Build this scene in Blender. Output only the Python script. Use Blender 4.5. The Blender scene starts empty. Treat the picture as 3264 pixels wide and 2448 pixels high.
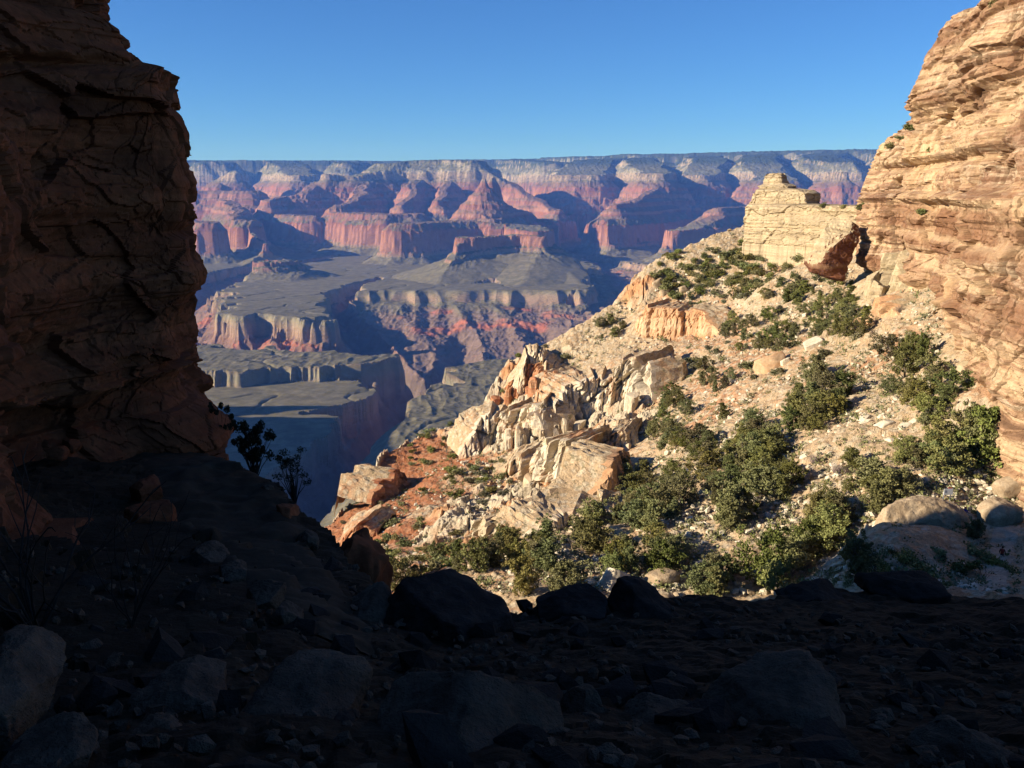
import bpy, bmesh, math, random
import numpy as np
from mathutils import Vector, Matrix

# ------------------------------------------------------------------ camera, sky, sun, exposure
SC = bpy.context.scene
COL = SC.collection
W_PX, H_PX, F_PX, V_HOR = 3264.0, 2448.0, 2944.0, 620.0
PITCH = math.atan((H_PX / 2 - V_HOR) / F_PX)
cam_data = bpy.data.cameras.new('camera')
cam_data.sensor_fit = 'HORIZONTAL'
cam_data.sensor_width = 36.0
cam_data.lens = 36.0 * F_PX / W_PX
cam_data.clip_start = 0.1
cam_data.clip_end = 120000.0
cam = bpy.data.objects.new('camera', cam_data)
COL.objects.link(cam)
cam.location = (0, 0, 0)
cam.rotation_euler = (math.pi / 2 - PITCH, 0, 0)
SC.camera = cam

SUN_EL = math.radians(19.5)
SUN_BACK = math.radians(14.0)          # how far behind the viewer's left shoulder the sun stands
to_sun = Vector((-math.cos(SUN_BACK) * math.cos(SUN_EL), -math.sin(SUN_BACK) * math.cos(SUN_EL), math.sin(SUN_EL)))
world = bpy.data.worlds.new('World')
SC.world = world
world.use_nodes = True
wn = world.node_tree
wn.nodes.clear()
w_out = wn.nodes.new('ShaderNodeOutputWorld')
w_bg = wn.nodes.new('ShaderNodeBackground')
w_sky = wn.nodes.new('ShaderNodeTexSky')
w_sky.sky_type = 'NISHITA'
w_sky.sun_disc = False
w_sky.sun_elevation = SUN_EL
w_sky.sun_rotation = math.atan2(to_sun.x, to_sun.y)
w_sky.altitude = 1900
w_sky.air_density = 1.0
w_sky.dust_density = 0.2
w_sky.ozone_density = 10.0
w_bg.inputs['Strength'].default_value = 0.078
wn.links.new(w_sky.outputs[0], w_bg.inputs[0])
wn.links.new(w_bg.outputs[0], w_out.inputs[0])

sun_data = bpy.data.lights.new('sun', 'SUN')
sun_data.energy = 5.0
sun_data.angle = math.radians(0.5)
sun_data.color = (1.0, 0.88, 0.73)
sun = bpy.data.objects.new('sun', sun_data)
COL.objects.link(sun)
sun.rotation_euler = (-to_sun).to_track_quat('-Z', 'Y').to_euler()

SC.view_settings.view_transform = 'Standard'
SC.view_settings.look = 'None'
SC.view_settings.exposure = 0.92
SC.view_settings.gamma = 1.0
SC.render.engine = 'CYCLES'
cy = SC.cycles
cy.max_bounces = 4
cy.diffuse_bounces = 1
cy.glossy_bounces = 1
cy.transmission_bounces = 1
cy.volume_bounces = 0
cy.use_denoising = True
cy.use_adaptive_sampling = True
cy.adaptive_threshold = 0.015

# ------------------------------------------------------------------ helpers: picture geometry
CP, SP = math.cos(PITCH), math.sin(PITCH)
def at(u, v, Y):
    """world point seen at photo pixel (u, v) when it stands Y metres ahead"""
    a = (u - W_PX / 2) / F_PX
    b = (H_PX / 2 - v) / F_PX
    t = Y / (CP + b * SP)
    return np.array([a * t, Y, t * (b * CP - SP)])
def atv(u, v, Y):
    u = np.asarray(u, float); v = np.asarray(v, float); Y = np.asarray(Y, float)
    a = (u - W_PX / 2) / F_PX
    b = (H_PX / 2 - v) / F_PX
    t = Y / (CP + b * SP)
    return np.stack([a * t, Y, t * (b * CP - SP)], -1)
def to_px(p):
    x, y, z = p
    d = y * CP - z * SP
    return W_PX / 2 + F_PX * x / d, H_PX / 2 - F_PX * (y * SP + z * CP) / d

# ------------------------------------------------------------------ helpers: noise
def _perm(seed):
    r = np.random.RandomState(seed)
    p = r.permutation(256)
    return np.concatenate([p, p, p]).astype(np.int64), r
_cache = {}
def perm(seed):
    if seed not in _cache:
        p, r = _perm(seed)
        an = r.rand(256) * 2 * np.pi
        g3 = r.randn(256, 3); g3 /= np.linalg.norm(g3, axis=1)[:, None]
        _cache[seed] = (p, np.cos(an), np.sin(an), g3, r.rand(256), r.rand(256), r.rand(256))
    return _cache[seed]
def pn2(x, y, seed=0):
    p, gx, gy = perm(seed)[:3]
    x0 = np.floor(x); y0 = np.floor(y)
    fx = x - x0; fy = y - y0
    xi = x0.astype(np.int64) & 255; yi = y0.astype(np.int64) & 255
    u = fx * fx * fx * (fx * (fx * 6 - 15) + 10); v = fy * fy * fy * (fy * (fy * 6 - 15) + 10)
    def g(ix, iy, dx, dy):
        h = p[p[ix & 255] + (iy & 255)]
        return gx[h] * dx + gy[h] * dy
    a = g(xi, yi, fx, fy); b = g(xi + 1, yi, fx - 1, fy)
    c = g(xi, yi + 1, fx, fy - 1); d = g(xi + 1, yi + 1, fx - 1, fy - 1)
    return 1.5 * ((a + (b - a) * u) * (1 - v) + (c + (d - c) * u) * v)
def pn3(x, y, z, seed=0):
    p, g3 = perm(seed)[0], perm(seed)[3]
    x0 = np.floor(x); y0 = np.floor(y); z0 = np.floor(z)
    fx = x - x0; fy = y - y0; fz = z - z0
    xi = x0.astype(np.int64); yi = y0.astype(np.int64); zi = z0.astype(np.int64)
    s = lambda t: t * t * t * (t * (t * 6 - 15) + 10)
    u, v, w = s(fx), s(fy), s(fz)
    out = 0
    for i in (0, 1):
        for j in (0, 1):
            for k in (0, 1):
                h = p[p[p[(xi + i) & 255] + ((yi + j) & 255)] + ((zi + k) & 255)]
                g = g3[h]
                d = g[..., 0] * (fx - i) + g[..., 1] * (fy - j) + g[..., 2] * (fz - k)
                out = out + d * (u if i else 1 - u) * (v if j else 1 - v) * (w if k else 1 - w)
    return 1.5 * out
def fbm2(x, y, seed=0, o=4, lac=2.03, gain=0.5):
    t = 0; a = 1.0
    for k in range(o):
        t = t + a * pn2(x, y, seed + k); x = x * lac + 3.1; y = y * lac + 1.7; a *= gain
    return t
def ridge2(x, y, seed=0, o=3):
    t = 0; a = 1.0
    for k in range(o):
        t = t + a * (1 - 2 * np.abs(pn2(x, y, seed + k))); x = x * 2.1 + 5.2; y = y * 2.1 + 1.3; a *= 0.5
    return t
def fbm3(x, y, z, seed=0, o=4):
    t = 0; a = 1.0
    for k in range(o):
        t = t + a * pn3(x, y, z, seed + k); x = x * 2.03 + 3.1; y = y * 2.03 + 1.7; z = z * 2.03 + 9.2; a *= 0.5
    return t
def worley2(x, y, seed=0):
    """nearest and second nearest jittered-grid distance, and a random value per cell"""
    p, r1, r2, r3 = perm(seed)[0], perm(seed)[4], perm(seed)[5], perm(seed)[6]
    x0 = np.floor(x); y0 = np.floor(y)
    f1 = np.full(x.shape, 9.0); f2 = np.full(x.shape, 9.0); cid = np.zeros(x.shape)
    for i in (-1, 0, 1):
        for j in (-1, 0, 1):
            cx = x0 + i; cyy = y0 + j
            h = p[p[cx.astype(np.int64) & 255] + (cyy.astype(np.int64) & 255)]
            d = np.hypot(cx + 0.1 + 0.8 * r1[h] - x, cyy + 0.1 + 0.8 * r2[h] - y)
            near = d < f1
            f2 = np.where(near, f1, np.minimum(f2, d))
            cid = np.where(near, r3[h], cid)
            f1 = np.where(near, d, f1)
    return f1, f2, cid
def smooth(a, b, x):
    t = np.clip((x - a) / (b - a), 0, 1)
    return t * t * (3 - 2 * t)

class TPS:
    """thin plate surface through scattered heights"""
    def __init__(self, xy, z, s, lam=1e-3):
        self.c = np.asarray(xy, float) / s; self.s = s
        n = len(self.c)
        K = self.k(self.c)
        K[np.arange(n), np.arange(n)] += lam
        P = np.c_[np.ones(n), self.c]
        A = np.block([[K, P], [P.T, np.zeros((3, 3))]])
        self.w = np.linalg.solve(A, np.r_[np.asarray(z, float), 0, 0, 0])
    def k(self, q):
        d2 = ((q[:, None, :] - self.c[None]) ** 2).sum(-1)
        return 0.5 * d2 * np.log(d2 + 1e-12)
    def __call__(self, x, y):
        sh = np.shape(x)
        q = np.stack([np.ravel(x), np.ravel(y)], -1) / self.s
        out = np.empty(len(q))
        for i in range(0, len(q), 40000):
            qq = q[i:i + 40000]
            out[i:i + 40000] = self.k(qq) @ self.w[:-3] + self.w[-3] + qq @ self.w[-2:]
        return out.reshape(sh)

# ------------------------------------------------------------------ helpers: objects
def tag(o, label=None, cat=None, group=None, kind=None):
    if label: o['label'] = label
    if cat: o['category'] = cat
    if group: o['group'] = group
    if kind: o['kind'] = kind
    return o
def link(name, me, mats=(), parent=None):
    o = bpy.data.objects.new(name, me)
    for m in mats: 
        if m.name not in [s.name for s in me.materials if s]: me.materials.append(m)
    COL.objects.link(o)
    if parent: o.parent = parent
    return o
def empty(name, loc, rz=0.0):
    o = bpy.data.objects.new(name, None)
    o.empty_display_size = 0.2
    COL.objects.link(o)
    o.location = loc
    o.rotation_euler = (0, 0, rz)
    return o
def quick_mesh(name, V, F, smooth_shade=True, mat_idx=None):
    """V (n,3) array, F (m,k) array of equal sized faces"""
    V = np.ascontiguousarray(V, dtype=np.float32); F = np.ascontiguousarray(F, dtype=np.int32)
    me = bpy.data.meshes.new(name)
    me.vertices.add(len(V)); me.vertices.foreach_set('co', V.ravel())
    k = F.shape[1]
    me.loops.add(F.size); me.loops.foreach_set('vertex_index', F.ravel())
    me.polygons.add(len(F)); me.polygons.foreach_set('loop_start', np.arange(0, F.size, k, dtype=np.int32))
    me.polygons.foreach_set('use_smooth', np.full(len(F), smooth_shade, dtype=bool))
    if mat_idx is not None: me.polygons.foreach_set('material_index', np.asarray(mat_idx, dtype=np.int32))
    me.update(calc_edges=True)
    me.validate()
    return me
def attr(me, name, vals):
    a = me.attributes.new(name, 'FLOAT', 'POINT')
    a.data.foreach_set('value', np.ascontiguousarray(vals, dtype=np.float32).ravel())
def grid_faces(nr, nc, wrap=False):
    r = np.arange(nr - 1)[:, None]; c = np.arange(nc if wrap else nc - 1)[None]
    c2 = (c + 1) % nc
    return np.stack([r * nc + c, r * nc + c2, (r + 1) * nc + c2, (r + 1) * nc + c], -1).reshape(-1, 4)
def copy_tree(root):
    r = root.copy(); COL.objects.link(r)
    for ch in list(root.children):
        c = ch.copy(); COL.objects.link(c); c.parent = r
    return r
def catmull(P, n_per):
    P = np.asarray(P, float)
    out = []
    for i in range(len(P) - 1):
        p0 = P[max(i - 1, 0)]; p1 = P[i]; p2 = P[i + 1]; p3 = P[min(i + 2, len(P) - 1)]
        n = n_per[i] if hasattr(n_per, '__len__') else n_per
        t = np.linspace(0, 1, n, endpoint=False)[:, None]
        out.append(0.5 * (2 * p1 + (p2 - p0) * t + (2 * p0 - 5 * p1 + 4 * p2 - p3) * t ** 2 + (3 * p1 - p0 - 3 * p2 + p3) * t ** 3))
    out.append(P[-1:])
    return np.concatenate(out)

# ------------------------------------------------------------------ helpers: materials
class NT:
    def __init__(self, name):
        self.m = bpy.data.materials.new(name); self.m.use_nodes = True
        self.t = self.m.node_tree; self.t.nodes.clear()
        self.out = self.n('ShaderNodeOutputMaterial')
        self.b = self.n('ShaderNodeBsdfPrincipled')
        self.b.inputs['Roughness'].default_value = 0.95
        self.b.inputs['Specular IOR Level'].default_value = 0.078
        self.l(self.b.outputs[0], self.out.inputs[0])
    def n(self, ty, **kw):
        q = self.t.nodes.new(ty)
        for k, v in kw.items(): setattr(q, k, v)
        return q
    def l(self, a, b): self.t.links.new(a, b)
    def noise(self, vec, scale, detail=5, rough=0.6, dist=0.0):
        q = self.n('ShaderNodeTexNoise'); q.inputs['Scale'].default_value = scale
        q.inputs['Detail'].default_value = detail; q.inputs['Roughness'].default_value = rough
        q.inputs['Distortion'].default_value = dist
        if vec is not None: self.l(vec, q.inputs['Vector'])
        return q.outputs['Fac']
    def voro(self, vec, scale, feature='F1'):
        q = self.n('ShaderNodeTexVoronoi', feature=feature); q.inputs['Scale'].default_value = scale
        self.l(vec, q.inputs['Vector'])
        return q
    def ramp(self, fac, stops, interp='LINEAR'):
        q = self.n('ShaderNodeValToRGB'); cr = q.color_ramp; cr.interpolation = interp
        while len(cr.elements) < len(stops): cr.elements.new(0.5)
        for e, (p, c) in zip(cr.elements, stops):
            e.position = p; e.color = (*c, 1) if hasattr(c, '__len__') else (c, c, c, 1)
        self.l(fac, q.inputs[0])
        return q.outputs[0]
    def math(self, op, a, b=None, c=None, clamp=False):
        q = self.n('ShaderNodeMath', operation=op); q.use_clamp = clamp
        for i, s in enumerate((a, b, c)):
            if s is None: continue
            if hasattr(s, 'default_value'): self.l(s, q.inputs[i])
            else: q.inputs[i].default_value = s
        return q.outputs[0]
    def map(self, v, a, b, c=0.0, d=1.0):
        q = self.n('ShaderNodeMapRange'); q.interpolation_type = 'SMOOTHSTEP'
        self.l(v, q.inputs[0])
        for i, s in enumerate((a, b, c, d)): q.inputs[i + 1].default_value = s
        return q.outputs[0]
    def mix(self, fac, a, b, mode='MIX'):
        q = self.n('ShaderNodeMix', data_type='RGBA', blend_type=mode)
        for s, i in ((fac, 0), (a, 6), (b, 7)):
            if hasattr(s, 'default_value'): self.l(s, q.inputs[i])
            elif hasattr(s, '__len__'): q.inputs[i].default_value = (*s, 1)
            else: q.inputs[i].default_value = s
        return q.outputs[2]
    def pos(self): return self.n('ShaderNodeNewGeometry').outputs['Position']
    def objco(self): return self.n('ShaderNodeTexCoord').outputs['Object']
    def nz(self):
        g = self.n('ShaderNodeNewGeometry'); s = self.n('ShaderNodeSeparateXYZ')
        self.l(g.outputs['Normal'], s.inputs[0]); return s.outputs[2]
    def sep(self, v):
        s = self.n('ShaderNodeSeparateXYZ'); self.l(v, s.inputs[0]); return s.outputs
    def scale(self, v, sc):
        q = self.n('ShaderNodeMapping'); q.inputs['Scale'].default_value = sc; self.l(v, q.inputs[0]); return q.outputs[0]
    def at(self, name):
        q = self.n('ShaderNodeAttribute'); q.attribute_name = name; return q.outputs['Fac']
    def bump(self, h, dist, strength=1.0, prev=None):
        q = self.n('ShaderNodeBump'); q.inputs['Distance'].default_value = dist; q.inputs['Strength'].default_value = strength
        self.l(h, q.inputs['Height'])
        if prev is not None: self.l(prev, q.inputs['Normal'])
        return q.outputs[0]
    def done(self, col, bump=None):
        if hasattr(col, 'default_value'): self.l(col, self.b.inputs['Base Color'])
        else: self.b.inputs['Base Color'].default_value = (*col, 1)
        if bump is not None: self.l(bump, self.b.inputs['Normal'])
        return self.m
QUAL = 1.0
# ------------------------------------------------------------------ materials
def mat_canyon():
    k = NT('canyon_strata')
    p = k.pos()
    h = k.at('strat')
    wob = k.noise(k.scale(p, (0.002, 0.002, 0.006)), 1.0, 4)
    fine = k.noise(k.scale(p, (0.0008, 0.0008, 0.03)), 1.0, 6, 0.7)
    h2 = k.math('ADD', h, k.math('MULTIPLY', k.math('SUBTRACT', wob, 0.5), 50.0))
    h2 = k.math('ADD', h2, k.math('MULTIPLY', k.math('SUBTRACT', fine, 0.5), 40.0))
    f = k.math('DIVIDE', k.math('ADD', h2, 1200.0), 1900.0)
    g = lambda z: (z + 1200.0) / 1900.0
    rock = k.ramp(f, [
        (g(-1150), (0.13, 0.105, 0.095)), (g(-860), (0.17, 0.125, 0.105)), (g(-800), (0.2, 0.125, 0.1)),
        (g(-730), (0.23, 0.135, 0.1)), (g(-700), (0.34, 0.225, 0.16)), (g(-650), (0.33, 0.24, 0.165)),
        (g(-610), (0.235, 0.215, 0.15)), (g(-560), (0.28, 0.2, 0.14)), (g(-540), (0.33, 0.175, 0.13)), (g(-350), (0.33, 0.155, 0.108)),
        (g(-325), (0.25, 0.115, 0.085)), (g(-240), (0.27, 0.12, 0.088)), (g(-225), (0.33, 0.18, 0.13)), (g(-120), (0.25, 0.115, 0.085)), (g(-100), (0.34, 0.185, 0.135)),
        (g(20), (0.27, 0.12, 0.088)), (g(110), (0.25, 0.125, 0.095)), (g(140), (0.3, 0.225, 0.165)),
        (g(240), (0.34, 0.265, 0.195)), (g(270), (0.36, 0.31, 0.23)), (g(380), (0.35, 0.3, 0.22)),
        (g(410), (0.34, 0.27, 0.2)), (g(520), (0.33, 0.27, 0.2)), (g(600), (0.3, 0.28, 0.2))])
    # slopes: grey green scrub and talus tinted by the rock above
    talus_n = k.noise(p, 0.004, 5, 0.65)
    dk = k.map(k.noise(p, 0.02, 5, 0.75), 0.42, 0.62)
    scrub = k.mix(dk, k.mix(talus_n, (0.1, 0.098, 0.06), (0.145, 0.125, 0.085)), k.mix(talus_n, (0.15, 0.14, 0.088), (0.21, 0.178, 0.125)))
    redslope = k.mix(k.math('MULTIPLY', k.map(h, -330, -240), 0.75), scrub, (0.2, 0.115, 0.09))
    redslope = k.mix(k.map(h, 90, 170), redslope, (0.15, 0.145, 0.095))
    low = k.mix(k.math('MULTIPLY', k.map(k.noise(p, 0.003, 4, 0.55), 0.53, 0.66), k.map(h, -850, -770)), (0.185, 0.13, 0.105), (0.36, 0.125, 0.075))
    redslope = k.mix(k.map(h, -700, -730), redslope, low)
    nz = k.nz()
    flat = k.map(k.math('ADD', nz, k.math('MULTIPLY', k.math('SUBTRACT', talus_n, 0.5), 0.35)), 0.5, 0.78)
    flat = k.math('MULTIPLY', flat, k.map(h, -900, -820))
    col = k.mix(flat, rock, redslope)
    # forest on the rim plateau
    col = k.mix(k.math('MULTIPLY', k.map(nz, 0.55, 0.8), k.map(h, 330, 460)), col, (0.045, 0.06, 0.03))
    sp = k.noise(p, 0.03, 3, 0.7)
    dots = k.math('MULTIPLY', k.map(sp, 0.5, 0.62), k.map(h, 30, 200))
    col = k.mix(k.math('MULTIPLY', dots, 0.7), col, (0.06, 0.07, 0.035))
    v = k.ramp(k.noise(p, 0.012, 6, 0.7), [(0.25, 0.72), (0.75, 1.22)])
    col = k.mix(1.0, col, v, 'MULTIPLY')
    bh = k.math('MULTIPLY', k.noise(k.scale(p, (0.02, 0.02, 0.05)), 1.0, 6, 0.75), k.map(nz, 0.6, 0.9, 1.0, 0.05))
    return k.done(col, k.bump(bh, 22.0, 0.8))

def rock_layers(name, cols, band=0.25, stain=(0.2, 0.14, 0.09), tint=None, bumpd=0.25, sc=1.0, broad=None, stain_amt=0.6):
    """layered sandstone: cols from thin strata, patches of dark varnish, pitted bump"""
    k = NT(name)
    p = k.pos()
    warp = k.noise(k.scale(p, (0.05 * sc,) * 3), 1.0, 3)
    z = k.sep(p)[2]
    zz = k.math('ADD', k.math('MULTIPLY', z, band), k.math('MULTIPLY', warp, 0.7))
    cv = k.n('ShaderNodeCombineXYZ'); k.l(zz, cv.inputs[2])
    k.l(k.math('MULTIPLY', k.sep(p)[0], 0.012 * sc), cv.inputs[0]); k.l(k.math('MULTIPLY', k.sep(p)[1], 0.012 * sc), cv.inputs[1])
    lay = k.noise(cv.outputs[0], 1.0, 6, 0.72)
    n = len(cols)
    col = k.ramp(lay, [(0.36 + 0.28 * i / (n - 1), c) for i, c in enumerate(cols)])
    big = k.noise(k.scale(p, (0.11 * sc, 0.11 * sc, 0.06 * sc)), 1.0, 5, 0.65, 0.6)
    lay2 = k.noise(k.scale(cv.outputs[0], (3.0, 3.0, 1.3)), 1.0, 3, 0.6)
    st = k.math('MULTIPLY', k.map(k.math('ADD', k.math('MULTIPLY', big, 0.5), k.math('MULTIPLY', lay2, 0.5)), 0.5, 0.6), stain_amt)
    col = k.mix(st, col, stain)
    if broad:
        cb = k.n('ShaderNodeCombineXYZ'); k.l(k.math('MULTIPLY', zz, 0.62), cb.inputs[2])
        bb = k.noise(cb.outputs[0], 1.0, 2, 0.5)
        patch = k.noise(k.scale(p, (0.05, 0.05, 0.09)), 1.0, 4, 0.6)
        col = k.mix(k.math('MULTIPLY', k.map(bb, 0.5, 0.57), k.map(patch, 0.3, 0.6, 0.25, 0.95)), col, broad)
    if tint:
        col = k.mix(k.map(k.noise(p, 0.045 * sc, 4, 0.6), 0.5, 0.68), col, tint)
    streak = k.noise(k.scale(p, (0.45 * sc, 0.45 * sc, 0.05 * sc)), 1.0, 5, 0.65)
    col = k.mix(0.8, col, k.ramp(streak, [(0.3, 0.72), (0.7, 1.2)]), 'MULTIPLY')
    fine = k.noise(p, 2.2 * sc, 6, 0.75)
    col = k.mix(0.7, col, k.ramp(fine, [(0.3, 0.65), (0.7, 1.25)]), 'MULTIPLY')
    b = k.bump(lay, 0.9 * bumpd / band * 0.25, 0.6)
    b = k.bump(k.noise(k.scale(p, (0.5 * sc, 0.5 * sc, 1.6 * sc)), 1.0, 6, 0.7), bumpd * 0.8, 0.7, b)
    b = k.bump(fine, bumpd * 0.5, 0.8, b)
    return k.done(col, b)

def mat_slope():
    k = NT('slope_soil')
    p = k.pos()
    red = k.at('red'); rocky = k.at('rocky')
    n1 = k.noise(p, 0.06, 5, 0.6)
    n2 = k.noise(p, 0.6, 6, 0.7)
    n3 = k.noise(p, 3.0, 5, 0.75)
    tan = k.ramp(n1, [(0.3, (0.42, 0.28, 0.155)), (0.5, (0.54, 0.4, 0.245)), (0.7, (0.45, 0.315, 0.19))])
    tan = k.mix(k.map(k.noise(p, 0.035, 5, 0.65), 0.48, 0.62), tan, (0.48, 0.265, 0.145))
    rd = k.mix(n2, (0.36, 0.115, 0.05), (0.42, 0.2, 0.1))
    col = k.mix(red, tan, rd)
    pale = k.mix(n2, (0.5, 0.4, 0.26), (0.62, 0.53, 0.39))
    v = k.voro(k.scale(p, (1, 1, 1)), 0.75)
    stones = k.map(k.math('ADD', v.outputs['Distance'], k.math('MULTIPLY', n2, 0.5)), 0.78, 0.6)
    col = k.mix(k.math('MULTIPLY', stones, k.math('SUBTRACT', 0.75, k.math('MULTIPLY', red, 0.6))), col, pale)
    rockc = k.mix(k.map(k.noise(k.scale(p, (0.1, 0.1, 0.03)), 1.0, 5), 0.48, 0.62), pale, (0.52, 0.27, 0.13))
    col = k.mix(rocky, col, rockc)
    # low dry scrub specks
    sc = k.math('MULTIPLY', k.map(k.noise(p, 0.8, 4, 0.7), 0.56, 0.65), k.math('SUBTRACT', 1.0, rocky))
    col = k.mix(k.math('MULTIPLY', sc, 0.65), col, (0.15, 0.135, 0.07))
    col = k.mix(0.9, col, k.ramp(n3, [(0.3, 0.6), (0.7, 1.3)]), 'MULTIPLY')
    b = k.bump(n2, 0.7, 0.9)
    b = k.bump(n3, 0.2, 0.9, b)
    return k.done(col, b)

def mat_simple(name, a, b, scale, bumpd=0.05, nscale=None, rough=0.95):
    k = NT(name)
    p = k.objco() if nscale is None else k.pos()
    n = k.noise(p, scale, 6, 0.7)
    n2 = k.noise(p, scale * 6, 5, 0.75)
    col = k.mix(k.map(n, 0.35, 0.65), a, b)
    col = k.mix(0.8, col, k.ramp(n2, [(0.3, 0.65), (0.7, 1.25)]), 'MULTIPLY')
    k.b.inputs['Roughness'].default_value = rough
    return k.done(col, k.bump(n2, bumpd, 0.8, k.bump(n, bumpd * 3, 0.7)))

def mat_leaf(name, a, b, c):
    k = NT(name)
    oi = k.n('ShaderNodeObjectInfo')
    n = k.noise(k.objco(), 1.6, 4, 0.7)
    col = k.ramp(n, [(0.3, a), (0.55, b), (0.72, c)])
    hs = k.n('ShaderNodeHueSaturation')
    k.l(k.math('ADD', 0.455, k.math('MULTIPLY', oi.outputs['Random'], 0.075)), hs.inputs['Hue'])
    rnd2 = k.math('FRACT', k.math('MULTIPLY', oi.outputs['Random'], 17.3))
    k.l(k.math('ADD', 0.65, k.math('MULTIPLY', rnd2, 0.75)), hs.inputs['Value'])
    k.l(k.math('ADD', 0.75, k.math('MULTIPLY', k.math('FRACT', k.math('MULTIPLY', oi.outputs['Random'], 43.7)), 0.3)), hs.inputs['Saturation'])
    k.l(col, hs.inputs['Color'])
    k.b.inputs['Roughness'].default_value = 0.8
    return k.done(hs.outputs[0])

def mat_plain(name, c, rough=0.7):
    k = NT(name); k.b.inputs['Roughness'].default_value = rough
    n = k.noise(k.objco(), 8.0, 3)
    return k.done(k.mix(0.5, c, k.ramp(n, [(0.3, 0.8), (0.7, 1.15)]), 'MULTIPLY'))

M = {}
M['canyon'] = mat_canyon()
M['slope'] = mat_slope()
M['pale_cliff'] = rock_layers('pale_layered_rock', [(0.17, 0.1, 0.06), (0.31, 0.185, 0.107), (0.48, 0.335, 0.205), (0.51, 0.355, 0.21), (0.29, 0.168, 0.097), (0.53, 0.4, 0.265), (0.19, 0.11, 0.066)],
                              band=0.2, stain=(0.24, 0.125, 0.075), tint=(0.55, 0.37, 0.21), bumpd=0.3, stain_amt=0.7, broad=(0.24, 0.125, 0.07))
M['grey_cliff'] = rock_layers('buff_layered_rock', [(0.33, 0.25, 0.15), (0.5, 0.4, 0.25), (0.42, 0.32, 0.19), (0.54, 0.43, 0.27)],
                              band=0.5, stain=(0.33, 0.25, 0.16), bumpd=0.3, stain_amt=0.5)
M['orange_cliff'] = rock_layers('orange_rock', [(0.5, 0.29, 0.15), (0.55, 0.33, 0.18), (0.58, 0.4, 0.24), (0.52, 0.29, 0.15)],
                                band=0.12, stain=(0.46, 0.22, 0.1), bumpd=0.25, stain_amt=0.5)
M['white_rock'] = rock_layers('white_jointed_rock', [(0.5, 0.4, 0.26), (0.6, 0.5, 0.35), (0.64, 0.55, 0.41), (0.58, 0.46, 0.31)],
                              band=0.12, stain=(0.48, 0.25, 0.13), bumpd=0.3, stain_amt=0.7, tint=(0.5, 0.34, 0.2))
M['red_rock'] = rock_layers('red_crumbling_rock', [(0.38, 0.14, 0.065), (0.45, 0.2, 0.1), (0.5, 0.28, 0.15), (0.4, 0.16, 0.08)],
                            band=0.4, stain=(0.34, 0.12, 0.06), bumpd=0.3)
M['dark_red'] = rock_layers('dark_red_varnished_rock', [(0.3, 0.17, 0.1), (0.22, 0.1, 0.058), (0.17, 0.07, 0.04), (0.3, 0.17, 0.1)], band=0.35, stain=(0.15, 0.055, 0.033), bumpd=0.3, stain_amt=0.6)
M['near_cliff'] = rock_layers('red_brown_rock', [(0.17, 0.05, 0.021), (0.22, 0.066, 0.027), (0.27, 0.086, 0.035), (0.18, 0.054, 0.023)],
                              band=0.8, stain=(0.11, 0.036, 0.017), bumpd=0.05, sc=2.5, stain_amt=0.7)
M['boulder'] = mat_simple('tan_boulder', (0.36, 0.26, 0.16), (0.5, 0.39, 0.26), 0.9, 0.14)
M['boulder_white'] = mat_simple('white_boulder', (0.55, 0.47, 0.34), (0.66, 0.58, 0.44), 0.5, 0.05)
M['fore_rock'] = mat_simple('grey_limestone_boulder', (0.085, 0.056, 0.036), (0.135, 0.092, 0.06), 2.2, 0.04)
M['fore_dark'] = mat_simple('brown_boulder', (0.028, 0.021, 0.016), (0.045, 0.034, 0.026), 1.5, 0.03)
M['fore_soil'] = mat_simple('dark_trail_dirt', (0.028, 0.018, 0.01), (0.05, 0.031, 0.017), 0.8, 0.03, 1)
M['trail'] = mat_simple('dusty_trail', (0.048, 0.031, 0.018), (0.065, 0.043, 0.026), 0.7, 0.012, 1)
M['far_trail'] = mat_simple('pale_dusty_trail', (0.42, 0.33, 0.23), (0.5, 0.4, 0.29), 0.7, 0.02, 1)
M['leaf'] = mat_leaf('juniper_foliage', (0.12, 0.13, 0.036), (0.2, 0.2, 0.06), (0.27, 0.255, 0.095))
M['shrub'] = mat_leaf('scrub_foliage', (0.13, 0.135, 0.06), (0.18, 0.175, 0.085), (0.24, 0.22, 0.12))
M['bare'] = mat_leaf('bare_twigs', (0.16, 0.12, 0.1), (0.21, 0.165, 0.14), (0.26, 0.2, 0.17))
M['bark'] = mat_simple('grey_bark', (0.13, 0.1, 0.08), (0.22, 0.18, 0.14), 4.0, 0.02)
# ------------------------------------------------------------------ the canyon: layered rock eroded round ridges and buttes
RIDGES = []   # (points (n,3) world, flat radius, slope)
def ridge(pts, r=30.0, k=0.5):
    RIDGES.append((np.array([at(*p) for p in pts]), r, k))
def wridge(pts, r=30.0, k=0.5):
    RIDGES.append((np.array(pts, float), r, k))
# north rim plateau and its promontories
wridge([(-16000, 21500, 640), (-7000, 21000, 650), (-2500, 22500, 690), (1500, 22500, 740), (4000, 20500, 760), (8500, 18800, 800), (16000, 18000, 820)], 2600, 0.5)
ridge([(640, 519, 19000), (700, 519, 17500)], 300, 0.62)
ridge([(900, 519, 19500), (930, 522, 17000), (960, 560, 15200)], 250, 0.62)
ridge([(1130, 518, 19500), (1120, 520, 16800)], 250, 0.62)
ridge([(1620, 515, 21000), (1700, 512, 18200), (1780, 520, 17200)], 350, 0.62)
ridge([(1950, 507, 18500), (1900, 512, 16400), (1860, 548, 14700), (1850, 560, 14000)], 330, 0.62)
ridge([(2060, 504, 17500), (2040, 508, 15600), (2085, 548, 13600), (2100, 556, 12700)], 220, 0.62)
ridge([(2240, 499, 17500), (2260, 506, 15200), (2230, 560, 14000)], 260, 0.62)
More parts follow.
